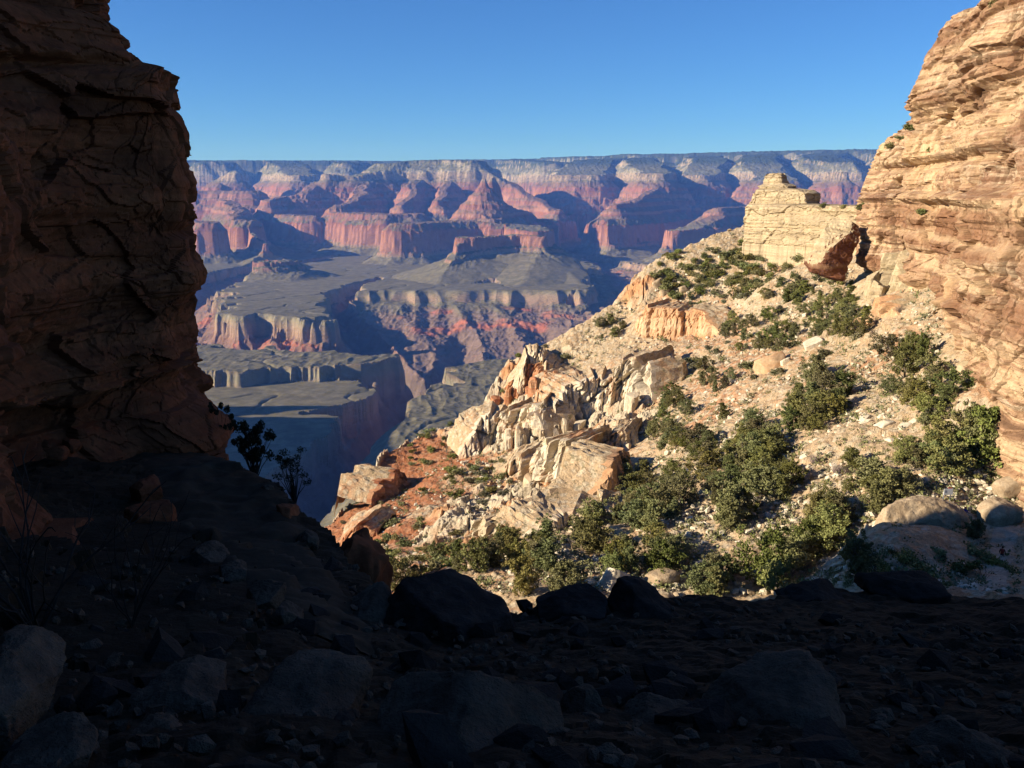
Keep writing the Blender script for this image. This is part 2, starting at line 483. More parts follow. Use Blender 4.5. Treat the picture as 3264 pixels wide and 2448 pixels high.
ridge([(2440, 494, 17000), (2420, 503, 14800), (2460, 575, 13400)], 260, 0.62)
ridge([(2640, 489, 17000), (2610, 500, 14900), (2680, 520, 14400)], 300, 0.62)
ridge([(2900, 484, 17000), (2850, 500, 14500)], 300, 0.62)
# white capped block and its red spur with the lit redwall face
ridge([(2098, 554, 12600), (2112, 555, 12500)], 60, 0.62)
ridge([(2100, 600, 12300), (2020, 640, 10900), (1965, 655, 10500)], 40, 0.5)
ridge([(1985, 700, 10300), (1840, 702, 10150), (1810, 700, 10300)], 130, 0.75)
ridge([(1760, 700, 10900), (1700, 702, 11300)], 120, 0.6)
# far right butte with pale cap, and the red butte above the near slope
ridge([(2655, 551, 12600), (2690, 551, 12500)], 70, 0.62)
ridge([(2600, 640, 12200), (2400, 660, 11000), (2290, 665, 10200)], 60, 0.5)
ridge([(2290, 690, 10000), (2205, 722, 9500), (2165, 736, 9300)], 110, 0.7)
# flat topped mesa left of centre with its spurs
ridge([(1235, 524, 13300), (1300, 516, 13400), (1420, 512, 13400), (1520, 516, 13200)], 200, 0.66)
ridge([(1225, 545, 13000), (1130, 566, 12700), (1052, 556, 12600)], 70, 0.5)
ridge([(1052, 575, 12600), (960, 620, 12000), (870, 640, 11700)], 60, 0.68)
ridge([(1180, 590, 12500), (1150, 640, 11700), (1100, 655, 11300)], 60, 0.68)
ridge([(1330, 575, 12500), (1310, 630, 11600), (1260, 655, 11200)], 60, 0.68)
ridge([(1430, 580, 12500), (1420, 640, 11500)], 60, 0.68)
ridge([(1545, 540, 13000), (1640, 585, 12600), (1740, 640, 11800), (1800, 672, 11300)], 60, 0.68)
ridge([(1100, 678, 11000), (1220, 685, 10700), (1330, 682, 10900)], 160, 0.7)
ridge([(1130, 705, 10400), (1205, 700, 10300)], 110, 0.75)
ridge([(930, 684, 11400), (1000, 690, 11000)], 120, 0.7)
# the red pointed temple and its redwall apron
ridge([(1546, 592, 9950), (1556, 592, 9950)], 10, 0.62)
ridge([(1546, 572, 9950), (1551, 571, 9950)], 12, 2.2)
ridge([(1572, 569, 10100), (1586, 561, 10140)], 10, 2.2)
ridge([(1548, 610, 9950), (1510, 680, 9800)], 30, 0.6)
ridge([(1558, 612, 9950), (1640, 665, 10400), (1700, 680, 10900)], 30, 0.8)
ridge([(1552, 650, 9850), (1575, 700, 9600)], 60, 0.6)
ridge([(1300, 714, 9000), (1400, 710, 9300), (1500, 705, 9600), (1640, 718, 9500), (1700, 735, 9200)], 150, 0.8)
ridge([(1290, 716, 8900), (1310, 716, 8950)], 40, 1.1)
# the long flat topped grey butte in front of it
ridge([(1530, 757, 7500), (1640, 750, 7650), (1742, 757, 7500)], 55, 0.45)
ridge([(1476, 786, 7300), (1500, 772, 7400), (1530, 760, 7500)], 14, 0.5)
ridge([(1476, 800, 7300), (1440, 850, 7050), (1395, 905, 6750), (1340, 925, 6500)], 8, 0.3)
ridge([(1735, 800, 7400), (1700, 850, 7000), (1670, 905, 6650)], 10, 0.3)
ridge([(1740, 790, 7450), (1800, 850, 7100), (1850, 905, 6700)], 10, 0.3)
ridge([(1770, 780, 7600), (1860, 850, 7500), (1960, 895, 7400)], 10, 0.3)
# left hand buttes
ridge([(690, 575, 14600), (735, 548, 14500), (748, 545, 14500)], 20, 0.6)
ridge([(695, 585, 13200), (702, 583, 13200)], 10, 0.5)
ridge([(560, 612, 12600), (640, 610, 12500), (790, 610, 12400)], 100, 0.55)
ridge([(720, 640, 11500), (780, 670, 10800), (800, 690, 10200)], 60, 0.55)
ridge([(760, 702, 9900), (805, 704, 9700)], 70, 0.85)
ridge([(560, 705, 9200), (640, 708, 9100), (680, 712, 9000)], 100, 0.8)
ridge([(800, 740, 9600), (860, 790, 8800), (950, 850, 8000)], 20, 0.5)
# low grey hills on the bench
ridge([(760, 830, 7400), (900, 835, 7300)], 120, 0.4)
# south side: the wall below the viewer and the long ridge to the left that shades the valley
wridge([(-2500, -600, -120), (2500, -600, -120)], 600, 0.5)
wridge([(-2300, 500, 150), (-2150, 1500, 60), (-1950, 2150, -60), (-1900, 2350, -90)], 60, 0.62)
wridge([(-1900, 2350, -90), (-1850, 2440, -130), (-1800, 2590, -470), (-1770, 2690, -250), (-1740, 2730, -300), (-1700, 2860, -520)], 12, 1.8)
wridge([(1300, 600, -60), (1700, 1500, -250), (2300, 2600, -450)], 80, 0.6)

GORGE = [  # river and side streams: points (x, y, floor height, wall slope)
    [(-4500, 5600, -1190, 0.9), (-2600, 5150, -1190, 0.9), (-1500, 4500, -1190, 0.95), (-900, 4350, -1190, 0.95), (-450, 4150, -1190, 0.9), (-120, 4150, -1190, 0.8), (500, 4300, -1190, 0.85), (1400, 4800, -1180, 0.9), (4000, 5600, -1170, 0.9)],
    [(-430, 4150, -1190, 1.8), (-400, 3700, -1120, 3.0), (-385, 3300, -1060, 3.2), (-415, 2800, -1000, 3.2), (-480, 2300, -930, 2.4), (-520, 1700, -820, 1.2), (-500, 1200, -700, 0.8)],
    [(-560, 4330, -1190, 1.2), (-760, 4900, -1010, 2.0), (-1010, 5600, -860, 2.0), (-1150, 6400, -780, 1.4), (-1050, 7400, -700, 0.8)],
    [(600, 4300, -1190, 0.85), (820, 5600, -900, 0.5), (1100, 7000, -800, 0.35), (1050, 8500, -760, 0.3), (700, 10500, -700, 0.3)],
    [(-1500, 4500, -1190, 1.0), (-1560, 4850, -900, 1.5), (-1690, 5250, -760, 1.5)],
    [(-1250, 4430, -1190, 1.0), (-1290, 4720, -900, 1.5), (-1330, 5020, -770, 1.5)],
    [(-1020, 4380, -1190, 1.0), (-1070, 4600, -900, 1.5), (-1120, 4860, -780, 1.5)],
    [(-1900, 4780, -1190, 1.0), (-1960, 5200, -850, 1.5), (-1880, 5500, -770, 1.5)],
    [(-1220, 4420, -1190, 1.0), (-1190, 4100, -920, 1.5), (-1130, 3860, -780, 1.5)],
    [(-820, 4310, -1190, 1.0), (-830, 4050, -920, 1.5), (-880, 3830, -780, 1.5)],
    [(-600, 4200, -1190, 1.0), (-640, 3960, -920, 1.6), (-700, 3800, -780, 1.6)],
    [(-180, 4150, -1190, 1.0), (-150, 3850, -900, 1.6), (-190, 3620, -780, 1.6)],
    [(130, 4200, -1190, 1.0), (110, 3850, -880, 1.6), (160, 3500, -780, 1.6)],
    [(-400, 3560, -1090, 2.0), (-540, 3500, -850, 2.2), (-680, 3460, -760, 2.2)],
    [(-405, 3060, -1030, 2.4), (-540, 2990, -850, 2.4), (-650, 2950, -760, 2.4)],
    [(-390, 3360, -1060, 2.4), (-270, 3260, -860, 2.4), (-170, 3180, -760, 2.4)],
    [(300, 4250, -1190, 0.9), (260, 4900, -930, 0.8), (180, 5500, -840, 0.6)],
    [(-300, 4150, -1190, 0.9), (-260, 4800, -930, 0.8), (-330, 5400, -840, 0.6)],
    [(-2000, 4900, -1190, 0.9), (-2350, 6300, -900, 0.7), (-2300, 8000, -780, 0.5), (-1900, 10000, -700, 0.4)],
]
def seg_dist(x, y, P):
    """distance to a polyline and the interpolated extra values at the nearest point"""
    best = np.full(x.shape, 1e12, dtype=np.float64); vals = [np.zeros(x.shape) for _ in range(P.shape[1] - 2)]
    for a, b in zip(P[:-1], P[1:]):
        d = b[:2] - a[:2]; L2 = (d ** 2).sum() + 1e-9
        t = np.clip(((x - a[0]) * d[0] + (y - a[1]) * d[1]) / L2, 0, 1)
        q = (x - a[0] - t * d[0]) ** 2 + (y - a[1] - t * d[1]) ** 2
        near = q < best
        best = np.where(near, q, best)
        for i in range(len(vals)):
            vals[i] = np.where(near, a[2 + i] + t * (b[2 + i] - a[2 + i]), vals[i])
    return np.sqrt(best), vals
# terrace: even slope height -> height with cliffs where the hard beds crop out (top, bottom, steepness of each bed)
BEDS = [(900, 600, 0.5), (600, 555, 1.6), (555, 530, 0.7), (530, 500, 2.2), (500, 420, 0.62), (420, 395, 1.6), (395, 260, 0.6), (260, 150, 3.5),
        (150, 40, 0.5), (40, 10, 2.6), (10, -40, 0.6), (-40, -75, 2.8), (-75, -120, 0.55), (-120, -165, 2.8), (-165, -215, 0.55), (-215, -250, 2.6),
        (-250, -350, 0.62), (-350, -530, 5.0), (-530, -552, 0.6), (-552, -575, 2.2), (-575, -652, 0.27), (-652, -712, 4.0), (-712, -860, 0.44),
        (-860, -900, 1.5), (-900, -1300, 0.85)]
_w = np.array([(t - b) / s for t, b, s in BEDS])
T_OUT = np.array([BEDS[0][0]] + [b for t, b, s in BEDS], float)[::-1]
AVG = (T_OUT[-1] - T_OUT[0]) / _w.sum()
T_IN = T_OUT[-1] - np.r_[0, np.cumsum(_w)][::-1] * AVG
def pinv(z): return np.interp(z, T_OUT, T_IN)
def dip(y): return 0.010 * (y - 9000.0)
def canyon_height(x, y):
    far = np.clip(y / 3000.0, 0.25, 1.0)
    wx = 130 * fbm2(x / 1100, y / 1100, 11, 3) + 44 * far * ridge2(x / 560, y / 560, 21, 2) + 17 * fbm2(x / 120, y / 120, 25, 3)
    wy = 130 * fbm2(x / 1100 + 40, y / 1100, 31, 3) + 44 * far * ridge2(x / 560 + 9, y / 560, 41, 2) + 17 * fbm2(x / 120, y / 120 + 7, 45, 3)
    amp = np.clip((y - 500) / 2500.0, 0.15, 1.0)
    amp = amp * np.clip(1.25 - y / 40000.0, 0.5, 1)
    X = x + wx * amp; Yw = y + wy * amp
    X2 = x + 0.35 * wx * amp; Y2 = y + 0.35 * wy * amp
    gul = ridge2(x / 260, y / 260, 51, 3)
    # bench plane, then mesas of the bench
    base = -640 + 7 * fbm2(x / 1100, y / 1100, 61, 2) + 1.0 * fbm2(x / 200, y / 200, 65, 2) - 6 * np.clip(1 - np.abs(pn2(x / 520 + 0.3 * wx / 100, y / 520, 67)) / 0.07, 0, 1) ** 2
    base = base - 52 * smooth(3400, 3378, y + 80 * fbm2(x / 260, y / 900, 68, 4) + 24 * ridge2(x / 75, y / 400, 64, 2) - 0.25 * (x + 900)) * smooth(-300, -420, x)
    # the bench stands lower in front of the grey butte (red shale slopes below the brown cliff)
    xthr = np.interp(y, [4000, 4400, 5000, 5600, 6600], [-430, -560, -780, -1010, -1150])
    lowered = smooth(-90, 160, X2 - xthr) * smooth(6420, 6290, Y2 + 75 * ridge2(x / 330, y / 900, 71, 2)) * smooth(3900, 4400, y)
    shelf = -860 + 0.085 * (y - 4900)
    lift = 135 * np.exp(-(((x - 80) / 900) ** 2 + ((y - 7450) / 620) ** 2))
    dz = dip(y) + lift
    P = pinv(base * (1 - lowered) + np.minimum(shelf + 24 * ridge2(x / 300 + 0.1 * y / 300, y / 2600, 75, 2), -728) * lowered - dz)
    for pts, r, k in RIDGES:
        rad = (pts[:, 2].max() + 800) / k + r + 400
        lo = pts[:, :2].min(0) - rad; hi = pts[:, :2].max(0) + rad
        m = (x > lo[0]) & (x < hi[0]) & (y > lo[1]) & (y < hi[1])
        if not m.any(): continue
        narrow = r < 50
        d, (zt,) = seg_dist(X2[m] if narrow else X[m], Y2[m] if narrow else Yw[m], pts)
        dd = np.maximum(0, d - r)
        fall = k / 0.5 * AVG * dd * (1 + 0.09 * gul[m] * np.clip(dd / 300, 0, 1))
        q = pinv(zt - dz[m]) - fall
        P[m] = np.maximum(P[m], q)
    P0 = P
    for line in GORGE:
        L = np.array(line, float)
        d, (zf, sl) = seg_dist(x + 0.55 * wx * amp, y + 0.55 * wy * amp, L)
        rib = ridge2(x / 250, y / 250, 81, 3)
        G = pinv(zf - dz) + sl / 0.85 * AVG * (np.maximum(0, d * (1 + 0.34 * rib) - 15) + 4 * np.maximum(0, d - 520))
        cap_ = float(pinv(-655.0)); G = G + 4.0 * np.maximum(0, G - cap_)
        P = np.minimum(P, G)
    h = np.interp(P, T_IN, T_OUT) + dz
    steep = smooth(-680, -725, h - dz)
    slope_part = smooth(-615, -560, h - dz) + steep
    h = h + np.clip(slope_part, 0, 1) * (4 * ridge2(x / 95, y / 95, 91, 3) + 5 * ridge2(x / 70, y / 260, 93, 2)) * far + (0.8 + 1.5 * np.clip(steep, 0, 1)) * fbm2(x / 60, y / 60, 95, 3)
    h = h + smooth(540, 640, h - dz) * (16 * fbm2(x / 800, y / 800, 97, 3) + 6 * fbm2(x / 90, y / 90, 99, 2))
    return h, h - dip(y) - lift * smooth(-655, -590, h - dip(y))

def build_canyon(q=1.0):
    a_mid = np.linspace(-0.37, 0.46, int(760 * q))
    a_l = np.linspace(-1.15, -0.37, int(150 * q), endpoint=False); a_r = np.linspace(0.46, 0.85, int(60 * q))[1:]
    A = np.concatenate([a_l, a_mid, a_r])
    rows = [420.0]
    while rows[-1] < 23500:
        yy = rows[-1]
        st = 0.006 if yy < 2000 else (0.0026 if yy < 16500 else 0.006)
        rows.append(yy * (1 + st / q))
    R = np.array(rows)
    Yg, Ag = np.meshgrid(R, A, indexing='ij')
    Xg = Ag * Yg
    h, strat = canyon_height(Xg.ravel(), Yg.ravel())
    V = np.stack([Xg.ravel(), Yg.ravel(), h], -1)
    me = quick_mesh('canyon', V, grid_faces(len(R), len(A)), False)
    attr(me, 'strat', strat)
    o = link('canyon', me, [M['canyon']])
    tag(o, 'wide layered canyon with red buttes, grey benches and a dark inner gorge', 'canyon', kind='structure')
    return o
build_canyon(QUAL)
# ------------------------------------------------------------------ the sunlit slope across the notch
SLOPE_PTS = [  # photo pixel and distance of points on the slope
    (1060, 1680, 185), (1130, 1620, 192), (1210, 1480, 215), (1225, 1560, 205), (1400, 1380, 232), (1560, 1290, 246), (1620, 1185, 252), (1700, 1180, 250),
    (1860, 1062, 258), (1990, 985, 262), (2040, 900, 266), (2200, 800, 272), (2390, 730, 278), (2450, 775, 268), (2600, 770, 262), (2700, 760, 250),
    (1090, 1760, 160), (1150, 1850, 128), (1250, 1900, 108), (1350, 1780, 130), (1300, 1650, 168), (1450, 1500, 196), (1500, 1650, 158), (1600, 1700, 138),
    (1650, 1400, 210), (1650, 1560, 178), (1760, 1330, 214), (1850, 1450, 184), (1850, 1600, 152), (1950, 1200, 226), (1950, 1640, 142), (2060, 1330, 186),
    (1900, 1120, 246), (2100, 1110, 232), (2100, 980, 256), (2100, 1050, 246), (2260, 1060, 236), (2260, 960, 250), (2300, 860, 258),
    (2180, 1250, 190), (2300, 1200, 186), (2450, 1050, 206), (2450, 900, 236), (2550, 850, 240), (2620, 1000, 200), (2700, 930, 205),
    (2300, 1400, 146), (2500, 1300, 148), (2600, 1180, 162), (2750, 1100, 160), (2850, 1020, 160), (2900, 1200, 138), (3050, 1180, 130), (3100, 1300, 117),
    (1700, 1940, 97), (1500, 1880, 106), (1950, 1850, 103), (2100, 1700, 116), (2250, 1900, 97), (2250, 1600, 122), (2450, 1750, 106), (2500, 1500, 124),
    (2650, 1400, 126), (2600, 1650, 110), (2600, 1850, 98), (2640, 1760, 102), (2800, 1450, 118), (2800, 1560, 109), (2950, 1400, 118), (2770, 1700, 94), (2730, 1850, 82), (2900, 1850, 80),
    (3020, 1590, 103), (3180, 1640, 100), (3100, 1680, 97), (3264, 1480, 108), (3264, 1620, 101), (3190, 1800, 90), (3190, 1880, 80), (3264, 1760, 92), (3050, 1840, 84),
    (3000, 2000, 64), (2600, 2050, 70), (2500, 2050, 80), (2000, 2100, 84), (1500, 2100, 92), (3264, 2000, 64), (3500, 1500, 98), (3600, 1800, 80), (3500, 1250, 108),
]
_sw = np.array([at(*p) for p in SLOPE_PTS])
slope_tps = TPS(_sw[:, :2], _sw[:, 2], 60.0, 2e-4)
# crest beyond which the slope falls away into the canyon
CREST = np.array([at(u, v, Y)[:2] for u, v, Y in [(700, 1900, 165), (1060, 1680, 187), (1130, 1620, 194), (1210, 1480, 217), (1400, 1380, 234), (1560, 1290, 248),
         (1620, 1185, 255), (1860, 1062, 262), (2040, 900, 269), (2200, 800, 275), (2390, 730, 282), (2600, 740, 275), (2800, 700, 262), (3264, 700, 262)]])
_ca = CREST[:, 0] / CREST[:, 1]
WHITE = [at(*p)[:2] for p in [(1640, 1230, 250), (1560, 1380, 226), (1780, 1400, 203), (1940, 1330, 204), (1720, 1570, 172), (1560, 1690, 150)]]
def slope_height(x, y):
    z = slope_tps(x, y)
    a = x / y
    yr = np.interp(a, _ca, CREST[:, 1])
    over = np.maximum(0, y - yr)
    return z - 1.3 * over
def slope_detail(x, y):
    """height with rubble, gullies and ledges; also how rocky and how red the ground is"""
    z = slope_height(x, y)
    e = 1.2
    gx = (slope_height(x + e, y) - slope_height(x - e, y)) / (2 * e); gy = (slope_height(x, y + e) - slope_height(x, y - e)) / (2 * e)
    steep = np.hypot(gx, gy)
    rocky = smooth(0.85, 1.25, steep + 0.25 * fbm2(x / 9, y / 9, 301, 3))
    dw = np.full(np.shape(x), 1e9)
    for a_, b_ in zip(WHITE[:-1], WHITE[1:]):
        dw = np.minimum(dw, seg_dist(x, y, np.array([[*a_, 0], [*b_, 0]]))[0])
    rocky = np.maximum(rocky, smooth(0.15, -0.25, dw / 17 - 0.75 + 0.45 * fbm2(x / 8, y / 8, 302, 4)))
    # colour zones follow the strata: red shale low on the far left
    red = smooth(0.0, 1.0, (-(x - 8) / 30 - 0.25 + (y - 150) / 200) * 1.2 + 0.7 * fbm2(x / 16, y / 16, 305, 4) + 0.35 * fbm2(x / 4, y / 4, 306, 3)) * (1 - rocky)
    red = np.clip(red, 0, 1)
    n = 0.9 * fbm2(x / 14, y / 14, 311, 4) + 0.5 * ridge2((x + 0.4 * y) / 7, y / 16, 315, 3) * 0.6
    led = np.round(z / 2.2 + 0.6 * fbm2(x / 20, y / 20, 321, 2)) * 2.2
    k1, k2, kc = worley2(x / 4.2, y / 4.2, 327); m1, m2, mc = worley2(x / 1.7, y / 1.7, 329)
    z2 = z + n + rocky * (2.6 * (kc - 0.4) * smooth(0, 0.12, k2 - k1) + 1.1 * (mc - 0.5) * smooth(0, 0.15, m2 - m1) + 0.5 * fbm2(x / 2.5, y / 2.5, 325, 4)) + 0.22 * fbm2(x / 1.3, y / 1.3, 335, 3)
    z2 = z2 + 0.25 * (led - z2) * smooth(-0.1, 0.4, fbm2(x / 25, y / 25, 341, 2)) * (1 - rocky)
    return z2, rocky, red
def build_slope(q):
    A = np.linspace(-0.25, 0.72, int(900 * q))
    R = [40.0]
    while R[-1] < 420: R.append(R[-1] + max(0.3, R[-1] * 0.0028) / q if R[-1] < 300 else R[-1] + 4)
    R = np.array(R)
    Yg, Ag = np.meshgrid(R, A, indexing='ij')
    x = (Ag * Yg).ravel(); y = Yg.ravel()
    z, rocky, red = slope_detail(x, y)
    me = quick_mesh('hillside', np.stack([x, y, z], -1), grid_faces(len(R), len(A)), False)
    attr(me, 'rocky', rocky); attr(me, 'red', red)
    tag(link('hillside', me, [M['slope']]), 'sunlit rubbly tan and red slope dotted with junipers', 'slope', kind='structure')

build_slope(QUAL)
_gr = np.arange(46, 330, 0.75)
def hit(u, v):
    """where the sight line of a photo pixel meets the slope"""
    a = (u - W_PX / 2) / F_PX; b = (H_PX / 2 - v) / F_PX
    t = _gr / (CP + b * SP)
    x = a * t; z = t * (b * CP - SP)
    s = slope_height(x, _gr)
    k = np.nonzero(z < s)[0]
    i = k[0] if len(k) else int(np.argmin(z - s))
    return np.array([x[i], _gr[i], s[i]])

# ------------------------------------------------------------------ rocks
_ico = {}
def ico(sub):
    if sub not in _ico:
        bm = bmesh.new(); bmesh.ops.create_icosphere(bm, subdivisions=sub, radius=1.0)
        bm.verts.ensure_lookup_table()
        V = np.array([v.co[:] for v in bm.verts]); F = np.array([[v.index for v in f.verts] for f in bm.faces]); bm.free()
        _ico[sub] = (V / np.linalg.norm(V, axis=1)[:, None], F)
    return _ico[sub]
def rock_arrays(seed, dims, sub=4, box=3.0, cuts=12, rough=0.05, cut=(0.62, 0.95), freq=2.0):
    V, F = ico(sub)
    r = np.random.RandomState(seed)
    p = V / ((np.abs(V) ** box).sum(1) ** (1 / box))[:, None]
    for _ in range(cuts):
        n = r.randn(3); n /= np.linalg.norm(n)
        d = r.uniform(*cut) * (np.abs(n) ** 1.0).sum() ** 0.5
        t = np.maximum(0, p @ n - d)
        p = p - n * t[:, None] * 0.95
    dims = np.asarray(dims, float) / 2
    p = p * dims
    L = dims.mean()
    o = r.rand(3) * 50
    q = p / L * freq + o
    f = fbm3(q[:, 0], q[:, 1], q[:, 2], seed % 97 + 400, 4)
    w = np.abs(pn3(q[:, 0] * 1.7, q[:, 1] * 1.7, q[:, 2] * 1.7, seed % 89 + 500))
    p = p + V * ((f * rough - np.maximum(0, 0.12 - w) * rough * 4) * L)[:, None]
    return p, F
def rot_xyz(rx, ry, rz):
    return np.array((Matrix.Rotation(rz, 3, 'Z') @ Matrix.Rotation(ry, 3, 'Y') @ Matrix.Rotation(rx, 3, 'X')))
def add_rock(name, loc, dims, mat, seed, label, cat='boulder', rot=(0, 0, 0), group=None, **kw):
    p, F = rock_arrays(seed, dims, **kw)
    me = quick_mesh(name, p @ rot_xyz(*rot).T, F, True)
    o = link(name, me, [mat]); o.location = loc
    return tag(o, label, cat, group)
def column_arrays(seed, dims, sub=4):
    """one jointed column: flat split faces, a broken slanting top, bedding notches"""
    V, F = ico(sub)
    r = np.random.RandomState(seed)
    p = V / ((np.abs(V) ** 7).sum(1) ** (1 / 7))[:, None]
    for k in range(6):
        a = r.uniform(0, 6.28); n = np.array([math.cos(a), math.sin(a), r.uniform(-.25, .35)]); n /= np.linalg.norm(n)
        p = p - n * np.maximum(0, p @ n - r.uniform(0.7, 1.05))[:, None]
    for k in range(2):
        n = np.array([r.uniform(-.35, .35), r.uniform(-.35, .35), 1.0]); n /= np.linalg.norm(n)
        p = p - n * np.maximum(0, p @ n - r.uniform(0.7, 0.98))[:, None]
    p = p * np.asarray(dims, float) / 2
    o = r.rand(3) * 50
    side = np.hypot(V[:, 0], V[:, 1])[:, None] * np.r_[1, 1, 0.15]
    q = p + o
    f = 0.22 * fbm3(q[:, 0] / 1.6, q[:, 1] / 1.6, q[:, 2] / 3.5, seed % 97 + 400, 4)
    led = np.floor(q[:, 2] / 0.9 + 0.35 * pn3(q[:, 0] / 3, q[:, 1] / 3, q[:, 2] / 3, 77)); 
    hsh = np.modf(np.abs(np.sin(led * 12.9898 + seed % 31) * 43758.5453))[0] - 0.5
    crack = -0.3 * np.clip(0.1 - np.abs(pn3(q[:, 0] / 1.8, q[:, 1] / 1.8, q[:, 2] / 6, seed % 89 + 500)), 0, 1) / 0.1
    return p + V * side * (f + 0.32 * hsh + crack)[:, None], F
def columns_mesh(name, cols, mat):
    """several jointed rock columns grown together: (centre, dims, rotz, tilt, seed)"""
    VV, FF, n = [], [], 0
    for c, dims, rz, tilt, seed in cols:
        p, F = column_arrays(seed, dims, 4 if dims[2] > 4 else 3)
        p = p @ rot_xyz(tilt, tilt * 0.5, rz).T + np.asarray(c)
        VV.append(p); FF.append(F + n); n += len(p)
    me = quick_mesh(name, np.concatenate(VV), np.concatenate(FF), False)
    return link(name, me, [mat])
def outcrop(name, us, v_top, v_bot, mat, label, seed, step=2.6, wid=(1.5, 4.0), bury=2.5, cat='rock outcrop', hj=0.25, jw=1.5, cap=9.0):
    """a cliff band following the slope between two pixel lines: one broken jointed wall with some loose columns before it"""
    r = np.random.RandomState(seed)
    us = np.asarray(us, float)
    m = 26
    uk = np.linspace(us[0], us[-1], m)
    B = np.array([hit(u, v) for u, v in zip(uk, np.interp(uk, us, v_bot))])
    Tz = np.array([at(u, v, b[1])[2] for u, v, b in zip(uk, np.interp(uk, us, v_top), B)])
    Hk = np.maximum(1.5, Tz - B[:, 2])
    for _ in range(3):
        B[1:-1] = (B[:-2] + 2 * B[1:-1] + B[2:]) / 4; Hk[1:-1] = (Hk[:-2] + 2 * Hk[1:-1] + Hk[2:]) / 4
    L = np.r_[0, np.cumsum(np.linalg.norm(np.diff(B[:, :2], axis=0), axis=1))]
    n = max(40, int(L[-1] / 0.28)); s_ = np.linspace(0, L[-1], n)
    P = np.stack([np.interp(s_, L, B[:, k]) for k in range(3)], -1); H = np.interp(s_, L, Hk)
    f1, f2, c = worley2(s_ / (jw * 1.6), np.zeros(n) + 0.5, seed); f1b, f2b, cb = worley2(s_ / (jw * 4.5), np.zeros(n) + 0.5, seed + 3)
    H = H * (1 + hj * (1.3 * (c - 0.6) + 1.0 * (cb - 0.5))) * np.clip(np.minimum(s_, L[-1] - s_) / 7.0, 0.02, 1) ** 0.7
    t = np.gradient(P[:, :2], axis=0); t /= np.linalg.norm(t, axis=1)[:, None]; nn = np.stack([t[:, 1], -t[:, 0]], -1)
    for _ in range(30): nn[1:-1] = (nn[:-2] + 2 * nn[1:-1] + nn[2:]) / 4
    nn /= np.linalg.norm(nn, axis=1)[:, None]
    room = slope_height(P[:, 0] - nn[:, 0] * cap * 0.75, P[:, 1] - nn[:, 1] * cap * 0.75) - P[:, 2]
    H = np.minimum(H, np.maximum(0.3, np.maximum(room, 0) * (1.0 + 0.4 * (c - 0.4)) + 0.45 * H + 1.2))
    fade = np.clip(np.minimum(s_, L[-1] - s_) / 4.0, 0, 1)
    nt = max(12, int((H.max() + bury) / 0.3)); tt = np.linspace(0, 1, nt)
    Z = P[None, :, 2] - bury + tt[:, None] * (H + bury)[None]; S = np.broadcast_to(s_, Z.shape)
    q = 1.0 if hj > 0.15 else 0.45
    w1, w2, wc = worley2(S / jw + 0.15 * pn2(Z / 3, S / 3, seed + 7), Z / (jw * 4.2), seed + 11)
    v1, v2, vc = worley2(S / (jw * 3.2), Z / (jw * 9), seed + 15)
    g1, g2, gc = worley2(S / (jw * 0.6), Z / (jw * 1.1), seed + 19)
    rel = 1.5 * (wc - 0.5) - 1.1 * np.clip(1 - (w2 - w1) / 0.13, 0, 1) + 2.6 * (vc - 0.5) - 1.3 * np.clip(1 - (v2 - v1) / 0.07, 0, 1) + 0.4 * (gc - 0.5) - 0.25 * np.clip(1 - (g2 - g1) / 0.15, 0, 1) + 0.6 * fbm2(S / 1.6, Z / 5, seed + 23, 4)
    off = (q * rel + 1.0) * fade[None] - 0.25 * np.maximum(0, Z - P[None, :, 2]) - 1.5 * (1 - fade[None])
    XY = P[None, :, :2] + nn[None] * off[..., None]
    rows = [np.concatenate([XY, Z[..., None]], -1)]
    top = rows[0][-1]
    for k in range(1, 9):
        back = top.copy(); f = k / 8.0
        back[:, :2] -= nn * (cap * f)
        back[:, 2] += 0.45 * fbm2(s_ / 1.5, np.zeros(n) + f * cap / 1.5, seed + 29, 3) * min(1, 2 * f) + 0.12 * cap * f - (5.0 if k == 8 else 0)
        rows.append(back[None])
    V = np.concatenate(rows); nr = V.shape[0]
    V = V.reshape(-1, 3); F4 = grid_faces(nr, n)
    VV, FF, cnt = [V], [np.r_[F4[:, :3], F4[:, [0, 2, 3]]]], len(V)
    soil = np.repeat(np.arange(nr - 1) >= nt, n - 1); MI = [np.r_[soil, soil].astype(int)]
    if hj > 0.15:
        for i in range(max(2, int(L[-1] / 5.0))):
            k = r.randint(n); w = r.uniform(*wid) * 0.7; h = H[k] * r.uniform(0.25, 0.7)
            cc = np.array([*(P[k, :2] + nn[k] * r.uniform(1.0, 2.6)), P[k, 2] + h / 2 - 1.2])
            p, F = column_arrays(r.randint(1e6), (w, w * r.uniform(0.8, 1.3), h + bury), 3)
            p = p @ rot_xyz(r.uniform(-.08, .08), r.uniform(-.08, .08), r.uniform(0, 3)).T + cc
            VV.append(p); FF.append(F + cnt); cnt += len(p); MI.append(np.zeros(len(F), int))
    me = quick_mesh(name, np.concatenate(VV), np.concatenate(FF), False, np.concatenate(MI))
    return tag(link(name, me, [mat, M['slope']]), label, cat)
outcrop('rock_outcrop', [1640, 1760, 1880, 2000, 2060], [1290, 1190, 1120, 1110, 1150], [1440, 1420, 1330, 1290, 1300], M['white_rock'], 'cream jointed cliff below the orange band at the crest of the slope', 11)
outcrop('rock_outcrop', [1620, 1700, 1800], [1185, 1110, 1100], [1290, 1240, 1200], M['white_rock'], 'pale cliff nose on the skyline of the slope beside the red crest', 12)
outcrop('rock_outcrop', [1470, 1560, 1660, 1720], [1340, 1260, 1230, 1250], [1470, 1430, 1420, 1450], M['white_rock'], 'cream cliff with orange foot on the left part of the slope', 13)
